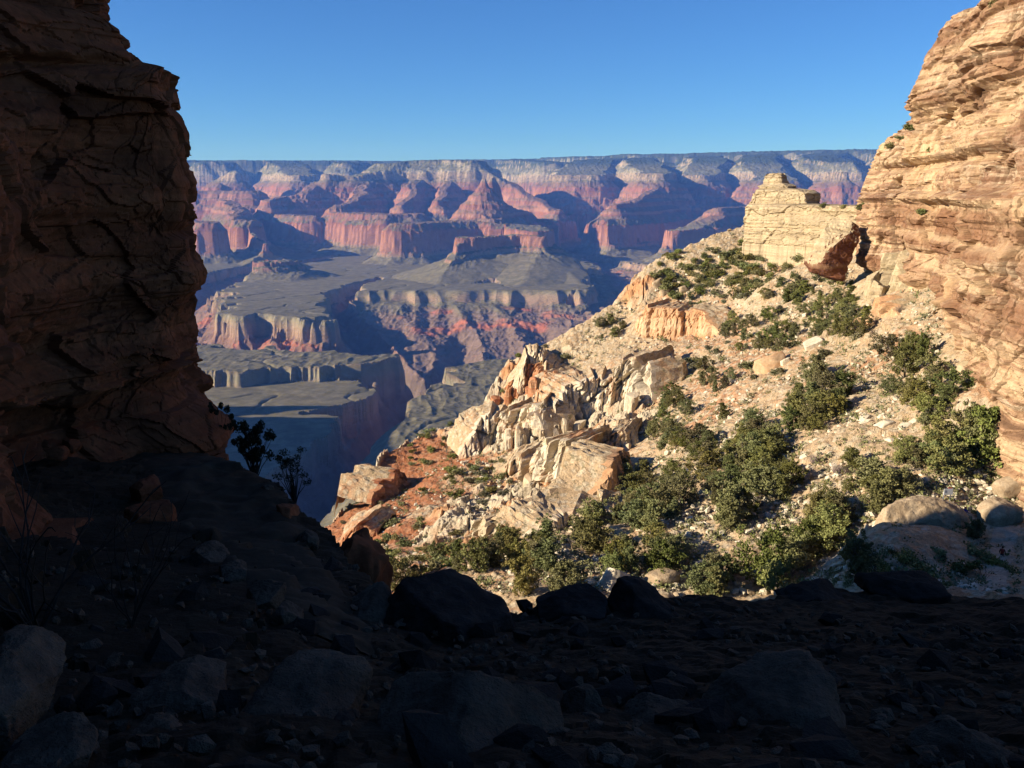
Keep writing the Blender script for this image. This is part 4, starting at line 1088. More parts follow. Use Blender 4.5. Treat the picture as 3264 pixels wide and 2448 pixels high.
# ---- boulders of the shaded foreground: photo box, distance, thickness front to back
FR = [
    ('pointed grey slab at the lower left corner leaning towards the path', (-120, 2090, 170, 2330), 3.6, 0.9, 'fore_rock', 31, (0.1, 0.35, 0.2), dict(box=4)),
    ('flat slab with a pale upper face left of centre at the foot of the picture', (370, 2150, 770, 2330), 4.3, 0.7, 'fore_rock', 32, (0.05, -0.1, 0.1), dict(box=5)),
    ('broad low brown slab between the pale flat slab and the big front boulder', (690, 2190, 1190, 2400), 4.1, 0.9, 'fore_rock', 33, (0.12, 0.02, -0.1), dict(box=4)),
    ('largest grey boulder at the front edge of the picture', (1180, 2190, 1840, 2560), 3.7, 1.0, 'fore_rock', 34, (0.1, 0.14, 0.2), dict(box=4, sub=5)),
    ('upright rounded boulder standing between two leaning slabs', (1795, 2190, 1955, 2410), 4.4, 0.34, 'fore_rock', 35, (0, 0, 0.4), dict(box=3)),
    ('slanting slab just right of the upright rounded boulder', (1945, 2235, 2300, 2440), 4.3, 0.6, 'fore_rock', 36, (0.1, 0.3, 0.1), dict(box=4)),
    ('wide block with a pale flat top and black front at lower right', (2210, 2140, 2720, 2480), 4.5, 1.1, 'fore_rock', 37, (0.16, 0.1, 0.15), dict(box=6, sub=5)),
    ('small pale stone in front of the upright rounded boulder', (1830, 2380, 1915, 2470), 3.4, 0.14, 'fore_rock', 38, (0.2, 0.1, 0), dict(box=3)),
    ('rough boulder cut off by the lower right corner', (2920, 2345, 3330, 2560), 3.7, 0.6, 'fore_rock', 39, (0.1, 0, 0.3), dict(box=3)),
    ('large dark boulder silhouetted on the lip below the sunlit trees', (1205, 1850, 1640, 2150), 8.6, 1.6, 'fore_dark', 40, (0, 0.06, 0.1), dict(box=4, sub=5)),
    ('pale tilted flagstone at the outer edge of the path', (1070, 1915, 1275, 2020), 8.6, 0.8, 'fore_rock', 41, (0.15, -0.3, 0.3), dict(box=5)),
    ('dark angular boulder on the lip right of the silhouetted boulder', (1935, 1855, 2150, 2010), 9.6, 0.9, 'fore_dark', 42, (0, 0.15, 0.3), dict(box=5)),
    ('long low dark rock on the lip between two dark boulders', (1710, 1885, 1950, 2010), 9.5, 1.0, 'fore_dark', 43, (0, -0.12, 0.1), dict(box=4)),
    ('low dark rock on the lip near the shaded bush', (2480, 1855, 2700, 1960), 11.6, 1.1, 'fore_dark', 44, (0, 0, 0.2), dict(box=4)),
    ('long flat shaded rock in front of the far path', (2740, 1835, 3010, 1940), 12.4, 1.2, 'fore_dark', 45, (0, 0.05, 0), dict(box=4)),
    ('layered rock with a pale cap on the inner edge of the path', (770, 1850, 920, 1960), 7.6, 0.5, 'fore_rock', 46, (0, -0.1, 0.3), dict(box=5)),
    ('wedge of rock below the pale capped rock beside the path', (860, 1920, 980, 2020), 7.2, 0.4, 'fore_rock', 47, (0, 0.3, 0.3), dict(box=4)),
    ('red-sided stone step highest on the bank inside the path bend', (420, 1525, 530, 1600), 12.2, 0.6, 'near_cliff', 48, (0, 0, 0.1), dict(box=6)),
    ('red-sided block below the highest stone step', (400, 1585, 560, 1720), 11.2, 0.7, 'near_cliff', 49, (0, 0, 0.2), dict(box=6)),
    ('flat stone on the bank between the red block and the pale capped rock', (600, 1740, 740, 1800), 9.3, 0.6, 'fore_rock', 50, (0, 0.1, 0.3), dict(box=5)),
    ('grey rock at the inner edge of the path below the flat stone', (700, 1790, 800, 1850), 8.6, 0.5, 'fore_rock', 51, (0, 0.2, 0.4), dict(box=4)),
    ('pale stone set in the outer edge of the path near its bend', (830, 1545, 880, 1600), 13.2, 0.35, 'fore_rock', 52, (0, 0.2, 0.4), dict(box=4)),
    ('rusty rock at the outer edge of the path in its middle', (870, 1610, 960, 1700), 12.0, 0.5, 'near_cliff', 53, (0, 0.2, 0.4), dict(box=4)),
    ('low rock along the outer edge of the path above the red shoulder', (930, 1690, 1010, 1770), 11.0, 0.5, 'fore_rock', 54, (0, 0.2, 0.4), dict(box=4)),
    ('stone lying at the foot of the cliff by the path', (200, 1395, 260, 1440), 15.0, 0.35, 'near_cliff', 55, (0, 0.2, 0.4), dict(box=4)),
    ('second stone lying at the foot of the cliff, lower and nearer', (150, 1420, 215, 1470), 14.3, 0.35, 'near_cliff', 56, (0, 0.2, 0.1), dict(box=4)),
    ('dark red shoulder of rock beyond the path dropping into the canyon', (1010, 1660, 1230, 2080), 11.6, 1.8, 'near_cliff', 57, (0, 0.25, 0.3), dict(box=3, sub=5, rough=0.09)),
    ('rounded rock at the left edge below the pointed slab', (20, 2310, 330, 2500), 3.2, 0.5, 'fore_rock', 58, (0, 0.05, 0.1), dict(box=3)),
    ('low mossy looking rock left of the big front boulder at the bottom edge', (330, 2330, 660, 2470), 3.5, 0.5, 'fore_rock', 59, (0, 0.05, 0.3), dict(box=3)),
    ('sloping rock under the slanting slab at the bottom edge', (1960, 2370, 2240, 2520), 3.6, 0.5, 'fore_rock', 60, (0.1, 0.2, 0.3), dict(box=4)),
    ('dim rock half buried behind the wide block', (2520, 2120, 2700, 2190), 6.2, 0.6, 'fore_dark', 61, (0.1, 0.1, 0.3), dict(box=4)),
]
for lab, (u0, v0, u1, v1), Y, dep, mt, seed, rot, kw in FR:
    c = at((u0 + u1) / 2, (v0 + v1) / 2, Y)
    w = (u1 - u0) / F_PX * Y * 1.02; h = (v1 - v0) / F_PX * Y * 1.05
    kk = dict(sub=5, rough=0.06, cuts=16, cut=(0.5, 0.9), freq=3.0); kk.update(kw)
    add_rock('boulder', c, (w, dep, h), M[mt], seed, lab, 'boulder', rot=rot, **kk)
# loose pebbles nobody could count
def pebbles(name, n, seed, place, sizes, mat, label):
    r = np.random.RandomState(seed)
    V0, F0 = ico(1)
    VV, FF = [], []
    k = 0
    for i in range(n):
        p = place(r)
        if p is None: continue
        s = r.uniform(*sizes) ** 1.0 * np.array([r.uniform(.7, 1.5), r.uniform(.7, 1.5), r.uniform(.45, 1.0)])
        v = V0 * (1 + 0.35 * r.uniform(-1, 1, (len(V0), 1))) * s
        v = v @ rot_xyz(*r.uniform(-.6, .6, 2), r.uniform(0, 6)).T + p
        VV.append(v); FF.append(F0 + k); k += len(V0)
    me = quick_mesh(name, np.concatenate(VV), np.concatenate(FF), False)
    return tag(link(name, me, [mat]), label, 'stones', kind='stuff')
def _pf(r):
    a = r.uniform(-0.75, 0.75); rr = r.uniform(2.5, 10.5)
    x, y = rr * math.sin(a), rr * math.cos(a)
    return np.array([x, y, on_fore(x, y) + 0.03])
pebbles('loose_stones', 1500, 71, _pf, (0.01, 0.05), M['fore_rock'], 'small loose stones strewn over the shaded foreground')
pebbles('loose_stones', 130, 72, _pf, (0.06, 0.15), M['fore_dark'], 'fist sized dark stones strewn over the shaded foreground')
# ------------------------------------------------------------------ junipers and scrub on the slope
def tube_arrays(pts, radii, sides=5):
    pts = np.asarray(pts, float); n = len(pts)
    V = []
    for i in range(n):
        t = pts[min(i + 1, n - 1)] - pts[max(i - 1, 0)]; t /= np.linalg.norm(t) + 1e-9
        a = np.cross(t, [0.3, 0.9, 0.1]); a /= np.linalg.norm(a) + 1e-9; b = np.cross(t, a)
        th = np.arange(sides) * 2 * np.pi / sides
        V.append(pts[i] + radii[i] * (np.cos(th)[:, None] * a + np.sin(th)[:, None] * b))
    return np.concatenate(V), grid_faces(n, sides, True)
class Bag:
    def __init__(self): self.V = []; self.F = []; self.n = 0
    def add(self, V, F): self.V.append(V); self.F.append(F + self.n); self.n += len(V)
    def mesh(self, name, smooth_shade=True): return quick_mesh(name, np.concatenate(self.V), np.concatenate(self.F), smooth_shade)
def leaves(r, c, rad, n, size):
    """leaf sprays through a clump: small bent quads"""
    d = r.randn(n, 3); d /= np.linalg.norm(d, axis=1)[:, None]
    p = c + d * (rad * (r.rand(n) ** 0.45)[:, None]) * np.array([1, 1, 0.8])
    u = r.randn(n, 3) + d * 0.8 + np.array([0, 0, 0.5]); u /= np.linalg.norm(u, axis=1)[:, None]
    w = np.cross(u, r.randn(n, 3)); w /= np.linalg.norm(w, axis=1)[:, None]
    s = size * r.uniform(0.6, 1.4, n)[:, None]
    V = np.stack([p - u * s - w * s * 0.45, p - u * s * 0.2 + w * s * 0.6, p + u * s, p + u * s * 0.2 - w * s * 0.7], 1).reshape(-1, 3)
    return V, np.arange(4 * n).reshape(-1, 4)
def tree_meshes(seed, style):
    """unit height tree: returns (trunk mesh, crown mesh)"""
    r = np.random.RandomState(seed)
    wood, crown = Bag(), Bag()
    if style == 'cone': hw, lo, ncl, top = 0.24, 0.08, 15, 0.95
    elif style == 'round': hw, lo, ncl, top = 0.42, 0.1, 15, 0.86
    else: hw, lo, ncl, top = 0.46, 0.2, 11, 0.9
    lean = r.uniform(-.08, .08, 2)
    tp = [np.array([0, 0, -0.12])]
    for i in range(1, 6): tp.append(np.array([lean[0] * i / 2 + r.uniform(-.02, .02), lean[1] * i / 2 + r.uniform(-.02, .02), i * top / 6.2]))
    V, F = tube_arrays(tp, [0.045, 0.04, 0.034, 0.026, 0.018, 0.008]); wood.add(V, F)
    for i in range(ncl):
        z = lo + (top - lo) * (i + r.rand()) / ncl
        prof = (1 - 0.75 * (z - lo) / (top - lo)) if style == 'cone' else math.sqrt(max(0.08, 1 - (2 * (z - lo) / (top - lo) - 0.85) ** 2 * 0.8))
        a = i * 2.4 + r.uniform(-.6, .6); q = hw * prof * r.uniform(0.25, 0.95)
        c = np.array([math.cos(a) * q + lean[0] * z * 2.5, math.sin(a) * q + lean[1] * z * 2.5, z])
        rad = r.uniform(0.085, 0.18) * (0.75 + 0.4 * prof)
        base = np.array([lean[0] * z, lean[1] * z, max(0.03, z - q * 0.8 - 0.03)])
        mid = (base + c) / 2 + r.uniform(-.03, .03, 3)
        V, F = tube_arrays([base, mid, c], [0.018, 0.012, 0.005], 4); wood.add(V, F)
        V, F = leaves(r, c, rad, int(210 * rad / 0.15), 0.023); crown.add(V, F)
        for k in range(5):
            c2 = c + r.randn(3) * rad * 0.95
            V, F = leaves(r, c2, rad * 0.5, 50, 0.02); crown.add(V, F)
    return wood.mesh('trunk'), crown.mesh('crown', False)
def shrub_mesh(seed):
    r = np.random.RandomState(seed); b = Bag()
    for k in range(r.randint(4, 8)):
        a = r.uniform(0, 6.28); q = r.uniform(0, 0.42)
        V, F = leaves(r, np.array([math.cos(a) * q, math.sin(a) * q, r.uniform(0.22, 0.6)]), r.uniform(0.2, 0.34), 120, 0.05); b.add(V, F)
    return b.mesh('shrub', False)
def bare_mesh(seed, n=90):
    r = np.random.RandomState(seed); b = Bag()
    for k in range(n):
        a = r.uniform(0, 6.28); sp = r.uniform(0.1, 0.55)
        e = np.array([math.cos(a) * sp, math.sin(a) * sp, r.uniform(0.5, 1.0)])
        m = e * 0.5 + r.uniform(-.08, .08, 3)
        V, F = tube_arrays([np.array([0, 0, -0.05]), m, e], [0.012, 0.008, 0.003], 3); b.add(V, F)
    return b.mesh('bare_shrub', False)
TREES = []
for i, st in enumerate(['cone', 'round', 'open', 'open', 'open', 'round', 'cone', 'open', 'round', 'cone', 'open', 'open']):
    tm, cm = tree_meshes(1000 + i, st)
    tm.materials.append(M['bark']); cm.materials.append(M['leaf'])
    TREES.append((tm, cm))
SHRUBS = [shrub_mesh(1100 + i) for i in range(6)]
for m_ in SHRUBS: m_.materials.append(M['shrub'])
GSHRUBS = []
for m_ in SHRUBS[:4]:
    g = m_.copy(); g.materials.clear(); g.materials.append(M['leaf']); GSHRUBS.append(g)
BARES = [bare_mesh(1200 + i) for i in range(4)]
for m_ in BARES: m_.materials.append(M['bare'])
RT = np.random.RandomState(5)
def put_tree(p, h, label, group, kind=None, wide=None):
    """an empty at the foot of the tree parents its trunk and crown"""
    k = RT.randint(len(TREES)) if kind is None else kind
    tm, cm = TREES[k]
    o = empty('juniper_tree', (p[0], p[1], p[2] - 0.1), RT.uniform(0, 6.28))
    w = RT.uniform(0.75, 1.3) if wide is None else wide
    o.scale = (h * w, h * w, h)
    for nm, me in (('trunk', tm), ('crown', cm)):
        c = bpy.data.objects.new(nm, me); COL.objects.link(c); c.parent = o
    return tag(o, label, 'tree', group)
def put_shrub(p, h, label, group, meshes, name='shrub'):
    o = bpy.data.objects.new(name, meshes[RT.randint(len(meshes))]); COL.objects.link(o)
    o.location = (p[0], p[1], p[2] - 0.05); o.rotation_euler = (0, 0, RT.uniform(0, 6.28))
    w = RT.uniform(1.0, 1.6)
    o.scale = (h * w, h * w, h)
    return tag(o, label, 'shrub', group)
ORD = ['leftmost', 'second from left', 'third from left', 'fourth from left', 'fifth from left', 'sixth from left', 'seventh from left', 'eighth from left', 'ninth from left', 'tenth from left', 'eleventh from left', 'twelfth from left', 'thirteenth from left', 'fourteenth from left']
ZONES = [  # centre, half size in photo pixels, number, heights, where it is
    (2930, 1240, 110, 130, 14, 4.0, 6.0, 'thicket against the foot of the tall cliff'),
    (2600, 1310, 95, 110, 14, 4.0, 6.0, 'dense clump in the middle of the slope'),
    (2440, 1410, 75, 75, 9, 4.0, 5.5, 'trees just below the middle clump'),
    (2285, 1490, 95, 80, 11, 4.0, 5.5, 'trees right of the yellow slab wall'),
    (2330, 1630, 65, 60, 6, 4.2, 5.5, 'group of cone shaped trees low on the slope'),
    (2475, 1540, 75, 55, 8, 4.0, 5.2, 'row under the middle clump'),
    (2640, 1680, 60, 70, 9, 4.2, 5.5, 'trees left of the sunlit boulder'),
    (2790, 1570, 90, 55, 8, 3.5, 5.0, 'trees above the sunlit boulder'),
    (2885, 1490, 45, 40, 3, 4.5, 5.5, 'small stand left of the trail sign'),
    (3010, 1500, 45, 40, 4, 4.8, 6.0, 'stand behind the trail sign'),
    (3140, 1440, 60, 60, 5, 5.0, 7.0, 'stand right of the trail sign by the cliff'),
    (2290, 1200, 60, 50, 6, 3.5, 4.5, 'trees above the pink bare patch'),
    (2620, 940, 110, 65, 18, 2.6, 4.0, 'scattered trees below the tilted boulder'),
    (2660, 1030, 95, 50, 13, 3.4, 4.6, 'band of trees between tilted boulder and tall cliff'),
    (2420, 1060, 110, 60, 18, 2.8, 4.2, 'trees right of the orange cliff band'),
    (2270, 930, 90, 60, 12, 2.4, 3.6, 'shrubby trees above the orange cliff band'),
    (2470, 900, 100, 60, 13, 2.4, 3.6, 'shrubby trees under the rock spire'),
    (2790, 790, 25, 70, 4, 2.4, 3.4, 'small trees at the foot of the far cliff corner'),
    (2140, 1340, 75, 110, 13, 3.0, 4.6, 'trees right of the white columns'),
    (2090, 1570, 110, 85, 14, 4.0, 5.4, 'thicket under the yellow slab wall'),
    (1945, 1050, 45, 35, 6, 2.4, 3.4, 'bushy trees on the skyline by the orange band'),
    (1430, 1810, 55, 30, 3, 4.0, 5.0, 'trees left of the notch in the dark lip'),
    (1545, 1815, 40, 40, 3, 4.5, 5.5, 'trees above the silhouetted boulder'),
    (1640, 1770, 45, 40, 4, 4.0, 5.0, 'trees below the fluted cliff'),
    (1745, 1770, 60, 45, 5, 4.0, 5.2, 'trees under the low white ledges'),
    (1890, 1700, 55, 50, 6, 4.0, 5.2, 'trees at the right end of the white ledges'),
    (1970, 1810, 45, 40, 4, 4.0, 5.0, 'trees above the angular lip boulder'),
    (2110, 1770, 55, 50, 5, 4.2, 5.5, 'trees right of the pale split boulder'),
    (2050, 1660, 90, 40, 7, 4.0, 5.0, 'lower edge of the thicket under the yellow slab'),
    (2270, 1860, 60, 30, 4, 4.5, 6.0, 'trees just above the dark lip'),
    (2560, 1790, 55, 40, 4, 4.0, 5.0, 'trees beside the shaded mound'),
]
tree_spots = []
for zi, (cu, cv, ru, rv, n, h0, h1, where) in enumerate(ZONES):
    spots = []
    for i in range(n):
        for tr in range(12):
            a = RT.uniform(0, 6.28); q = math.sqrt(RT.rand())
            u, v = cu + ru * q * math.cos(a), cv + rv * q * math.sin(a)
            if all((u - s[0]) ** 2 + ((v - s[1]) * 1.3) ** 2 > (0.75 * ru / math.sqrt(n) * 1.3) ** 2 for s in spots): break
        spots.append((u, v))
    spots.sort()
    for i, (u, v) in enumerate(spots):
        p = hit(u, v + 14)
        h = RT.uniform(h0 * 0.72, h1 * 0.98)
        tree_spots.append((p, h))
        put_tree(p, h, ('juniper ' + ORD[i] + ' in the ' if n <= 14 else 'one juniper of the ') + where, 'junipers on the slope')
for i in range(16):
    u, v = 2720 + 32 * i + RT.uniform(-12, 12), 1790 + 18 * (i % 4) + RT.uniform(-8, 8)
    put_shrub(hit(u, v), RT.uniform(1.2, 2.4), 'dark bush in shadow on the mound below the sunlit boulder', 'shaded bushes on the mound', GSHRUBS)
SINGLES = [(1258, 1885, 5.0, 3, 'slender juniper at the far left foot of the slope by the dark bank'), (1675, 1905, 5.6, 1, 'round bright juniper standing in the notch of the dark lip'),
           (1800, 1890, 4.6, 5, 'leaning juniper right of the round one in the notch'), (1985, 1530, 4.6, 2, 'round juniper at the foot of the yellow slab wall'),
           (2430, 1880, 7.5, 3, 'largest pinyon with dark gaps low on the slope by the lip'), (2480, 1890, 5.0, 4, 'lower juniper at the right foot of the largest pinyon'),
           (3150, 1500, 7.5, 6, 'tallest pinyon standing clear against the pale cliff foot'), (2720, 1500, 3.2, 5, 'small lone juniper on the bare gravel rib'),
           (2310, 1330, 2.8, 0, 'small dark round juniper alone on the tan ground'), (2160, 1420, 3.8, 1, 'lone juniper between the white columns and the trees'),
           (1330, 1860, 3.0, 4, 'small spreading juniper near the red soil at lower left'), (2740, 1850, 4.5, 1, 'dark juniper in shadow at the edge of the shaded mound'),
           (2700, 1800, 3.4, 0, 'narrow shadowed juniper left of the shaded mound'), (3100, 1730, 3.0, 5, 'half lit juniper beside the sunlit boulder below the hiker'),
           (2750, 1080, 4.2, 3, 'thin juniper with a bare trunk before the stepped ledges'), (2850, 1150, 4.6, 4, 'juniper touching the cliff above the thicket')]
for u, v, h, k, lab in SINGLES:
    p = hit(u, v); tree_spots.append((p, h)); put_tree(p, h, lab, 'junipers on the slope', k)
SZ = [  # scrub zones
    (2390, 850, 170, 75, 60, 1.8, 3.4, 'dark green shrub on the upper slope under the rock spire', GSHRUBS),
    (2180, 880, 100, 80, 40, 1.7, 3.2, 'dark green shrub near the skyline of the upper slope', GSHRUBS),
    (1740, 1260, 170, 150, 44, 1.2, 2.4, 'small green shrub among the white cliffs', GSHRUBS),
    (1460, 1480, 190, 130, 50, 1.2, 2.4, 'small shrub on the tan and red lower slope', GSHRUBS),
    (1180, 1620, 100, 130, 30, 0.9, 1.8, 'low grey green shrub on the red ground at lower left', SHRUBS),
    (1700, 1580, 200, 120, 30, 1.2, 2.4, 'grey green shrub between the white cliffs', SHRUBS),
    (1350, 1740, 160, 110, 36, 1.2, 2.6, 'shrub on the lower left foot of the slope', GSHRUBS),
    (2450, 1080, 330, 160, 50, 1.4, 2.8, 'shrub among the junipers of the upper middle slope', SHRUBS),
]
for cu, cv, ru, rv, n, h0, h1, lab, ms in SZ:
    for i in range(n):
        a = RT.uniform(0, 6.28); q = math.sqrt(RT.rand())
        p = hit(cu + ru * q * math.cos(a), cv + rv * q * math.sin(a))
        put_shrub(p, RT.uniform(h0, h1), lab, lab.split(' on ')[0] + 's: ' + lab, ms)
BZ = [(2380, 1560, 60, 70, 7, 1.3, 2.2, 'purple grey leafless shrub in the gully of the lower slope'), (2640, 1560, 70, 90, 7, 1.2, 2.0, 'purple grey leafless shrub on the gravel rib'),
      (2830, 980, 40, 30, 4, 1.5, 2.6, 'purple grey leafless shrub by the stepped ledges'), (2560, 1850, 80, 40, 6, 1.2, 2.0, 'grey leafless shrub just above the dark lip'),
      (2780, 1060, 50, 30, 4, 1.4, 2.2, 'brown leafless shrub above the cliff thicket'), (1780, 1740, 120, 40, 6, 1.2, 2.0, 'grey leafless shrub among the lower trees')]
for cu, cv, ru, rv, n, h0, h1, lab in BZ:
    for i in range(n):
        p = hit(cu + RT.uniform(-ru, ru), cv + RT.uniform(-rv, rv))
        put_shrub(p, RT.uniform(h0, h1), lab, lab.replace('shrub', 'shrubs'), BARES, 'bare_shrub')
# ground cover of tiny tufts, one object
def tufts(n, seed, sizes=None, mat='shrub', label='tiny dry tufts covering the sunlit slope', per=16):
    r = np.random.RandomState(seed); b = Bag()
    uv = np.stack([r.uniform(1060, 3250, n), r.uniform(700, 1900, n)], -1)
    for u, v in uv:
        if v < 1900 - (u - 1060) * 0.86 - 150 or (u > 2700 and v < 900) or u > 3000 and v < 1350: continue
        p = hit(u, v)
        if p[1] > np.interp(p[0] / p[1], _ca, CREST[:, 1]) - 1: continue
        s = r.uniform(0.3, 0.75) if sizes is None else r.uniform(*sizes)
        V, F = leaves(r, p + np.array([0, 0, s * 0.5]), s * 0.8, per, s * (0.26 if per < 20 else 0.14)); b.add(V, F)
    o = link('ground_scrub', b.mesh('ground_scrub', False), [M[mat]])
    tag(o, label, 'ground scrub', kind='stuff')
tufts(6000, 77)
tufts(1500, 78, (0.6, 1.25), 'leaf', 'low green scrub dotted between the junipers of the sunlit slope', 46)
# bushes on ledges of the cliffs
bpy.context.view_layer.update(); _dg = bpy.context.evaluated_depsgraph_get()
for u, v, Y, h, lab in [(2895, 420, 190, 2.6, 'green bush on the ledge where the tall cliff steps back'), (2868, 450, 192, 1.8, 'smaller bush left of the one where the cliff steps back'), (2840, 478, 194, 2.2, 'bush on top of the lower cliff block'),
                        (3180, 40, 158, 2.4, 'bush on the very top of the tall cliff at upper right'), (2965, 485, 165, 1.6, 'small bush growing from the face of the tall cliff'), (2935, 690, 168, 2.2, 'bush on the grey ledge low on the tall cliff'),
                        (2745, 672, 222, 2.8, 'round bush at the left foot of the tall cliff'), (2690, 668, 226, 2.0, 'bush on the long layered wall'), (2625, 664, 238, 2.0, 'bush on the wall near the rock spire')]:
    d = Vector(at(u, v, 1.0)).normalized(); ok, p, nrm, fi, ob, mx = SC.ray_cast(_dg, Vector((0, 0, 0)), d)
    if not ok or p.y > 400: p = Vector(at(u, v, Y))
    put_shrub(p + d * 0.4, h, lab, None, GSHRUBS)
# ---- plants of the shaded foreground
def big_bush(loc, size, seed, mat, label, n=34, leaf=0.05, twig=True):
    r = np.random.RandomState(seed); w, c = Bag(), Bag()
    for k in range(n):
        a = r.uniform(0, 6.28); sp = r.uniform(0.05, 0.5)
        e = np.array([math.cos(a) * sp, math.sin(a) * sp, r.uniform(0.35, 1.0)])
        m = e * 0.5 + r.uniform(-.06, .06, 3)
        V, F = tube_arrays([np.array([0, 0, -0.08]), m, e], [0.014, 0.009, 0.003], 4); w.add(V, F)
        V, F = leaves(r, e, r.uniform(0.06, 0.13), 110, leaf * 0.5); c.add(V, F)
    o = empty('bush', loc); o.scale = size
    link('stem', w.mesh('stem'), [M['bark_dark']], o); link('foliage', c.mesh('foliage', False), [mat], o)
    return tag(o, label, 'bush')
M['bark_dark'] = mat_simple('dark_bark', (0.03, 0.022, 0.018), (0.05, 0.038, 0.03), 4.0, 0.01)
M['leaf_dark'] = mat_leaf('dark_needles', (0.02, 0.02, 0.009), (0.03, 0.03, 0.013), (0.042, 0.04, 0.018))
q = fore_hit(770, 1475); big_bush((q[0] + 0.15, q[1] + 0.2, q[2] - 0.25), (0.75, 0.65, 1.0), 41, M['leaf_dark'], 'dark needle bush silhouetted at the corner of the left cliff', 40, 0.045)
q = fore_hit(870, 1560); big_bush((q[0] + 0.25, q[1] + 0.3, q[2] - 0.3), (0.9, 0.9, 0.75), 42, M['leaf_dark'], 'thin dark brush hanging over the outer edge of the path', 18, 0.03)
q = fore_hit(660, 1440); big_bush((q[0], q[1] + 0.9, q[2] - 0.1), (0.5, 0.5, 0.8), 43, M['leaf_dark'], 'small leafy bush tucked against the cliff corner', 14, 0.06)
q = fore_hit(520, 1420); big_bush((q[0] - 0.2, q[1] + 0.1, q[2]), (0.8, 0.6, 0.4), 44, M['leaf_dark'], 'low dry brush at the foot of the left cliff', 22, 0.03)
def twig_plant(loc, size, seed, label, n=16):
    r = np.random.RandomState(seed); b = Bag()
    for k in range(n):
        a = r.uniform(0, 6.28); p = np.array([0, 0, 0.0]); d = np.array([math.cos(a) * 0.5, math.sin(a) * 0.5, 1.0]); pts = [p.copy()]
        for j in range(7):
            d = d + r.uniform(-.28, .28, 3); d /= np.linalg.norm(d); p = p + d * 0.16; pts.append(p.copy())
            if j > 1:
                e = p + (d + r.uniform(-.8, .8, 3)) * 0.16
                V, F = tube_arrays([p, (p + e) / 2 + r.uniform(-.02, .02, 3), e], [0.005, 0.004, 0.002], 3); b.add(V, F)
        V, F = tube_arrays(pts, np.linspace(0.011, 0.003, len(pts)), 4); b.add(V, F)
    o = link('twig_bush', b.mesh('twig_bush'), [M['bark_dark']]); o.location = loc; o.scale = size
    return tag(o, label, 'bush')
q = fore_hit(120, 2040); twig_plant(q, (1.1, 1.1, 1.1), 51, 'bare thorny twigs rising at the left edge of the picture')
q = fore_hit(420, 2000); twig_plant(q, (0.7, 0.7, 0.8), 52, 'thin bare twigs on the bank inside the path', 9)
q = hit(3130, 1860); twig_plant(q, (1.6, 1.6, 1.8), 53, 'dry stalks in shadow below the far path', 8)
# ------------------------------------------------------------------ boulders, scree, path, sign and hikers on the far slope
SB = [ # pixel box, distance from the slope, depth, material, rotation, label
    ((2770, 1600, 3090, 1790), 5.5, 'boulder', (0, 0.1, 0.2), 'big sunlit boulder with a pitted face and a shadow across its foot', dict(box=3, sub=6, cuts=12, rough=0.05, freq=3.5)),
    ((3120, 1590, 3264, 1720), 4.0, 'boulder', (0, -0.3, 0.2), 'rounded sunlit rock above the far path at the right edge', dict(box=3, sub=5, rough=0.06, freq=3.0)),
    ((3170, 1505, 3330, 1590), 2.5, 'boulder', (0, -0.42, 0.1), 'long tilted slab jutting in at the right edge', dict(box=7)),
    ((1905, 1800, 2015, 1915), 3.0, 'boulder_white', (0, 0.1, 0.2), 'pale split boulder just above the dark lip', dict(box=5)),
    ((2050, 1820, 2170, 1880), 3.0, 'boulder', (0, -0.2, 0.2), 'low tan boulder right of the pale split boulder', dict(box=4)),
    ((1460, 1815, 1520, 1865), 2.0, 'boulder', (0, 0.2, 0.2), 'tan rock behind the silhouetted boulder', dict(box=4)),
    ((2400, 1130, 2510, 1200), 4.0, 'orange_cliff', (0, -0.4, 0.1), 'pink bare slab among the trees of the middle slope', dict(box=5)),
    ((2490, 1140, 2530, 1175), 2.0, 'boulder_white', (0, -0.2, 0.1), 'small white boulder at the end of the pink slab', dict(box=4)),
    ((2080, 890, 2125, 920), 2.0, 'boulder', (0, -0.5, 0.1), 'long pale rock on the skyline shrubs', dict(box=5)),
    ((2105, 915, 2140, 940), 2.0, 'boulder', (0, -0.3, 0.1), 'pale rock right under the long skyline rock', dict(box=5)),
    ((2165, 910, 2195, 935), 2.0, 'boulder', (0, 0.2, 0.1), 'pale upright rock right of the skyline rocks', dict(box=4)),
    ((2730, 1320, 2790, 1350), 2.0, 'boulder_white', (0, 0.2, 0.3), 'white stone at the head of the pale gully', dict(box=5)),
    ((2790, 1340, 2850, 1372), 2.0, 'boulder_white', (0, -0.4, 0.3), 'white stone in the middle of the pale gully', dict(box=5)),
    ((2850, 1350, 2910, 1390), 2.0, 'boulder_white', (0, -0.4, 0.3), 'largest white stone in the pale gully', dict(box=5)),
    ((2895, 1335, 2935, 1360), 2.0, 'boulder_white', (0, -0.5, 0.3), 'white stone at the right of the pale gully', dict(box=5)),
    ((2820, 1395, 2860, 1420), 2.0, 'boulder_white', (0, 0.1, 0.3), 'white stone lowest in the pale gully', dict(box=5)),
    ((3060, 1140, 3095, 1220), 2.5, 'grey_cliff', (0, 0.1, 0.3), 'grey upright rock leaning on the pale cliff foot', dict(box=4)),
    ((3210, 1340, 3264, 1370), 2.5, 'grey_cliff', (0, -0.2, 0.3), 'grey rock at the right edge under the cliff', dict(box=4)),
    ((2620, 1040, 2680, 1080), 2.5, 'boulder', (0, -0.3, 0.3), 'tan boulder beside the band of trees', dict(box=4)),
    ((2560, 1080, 2630, 1120), 2.5, 'boulder_white', (0, -0.4, 0.2), 'pale slab left of the tan boulder', dict(box=5)),
]
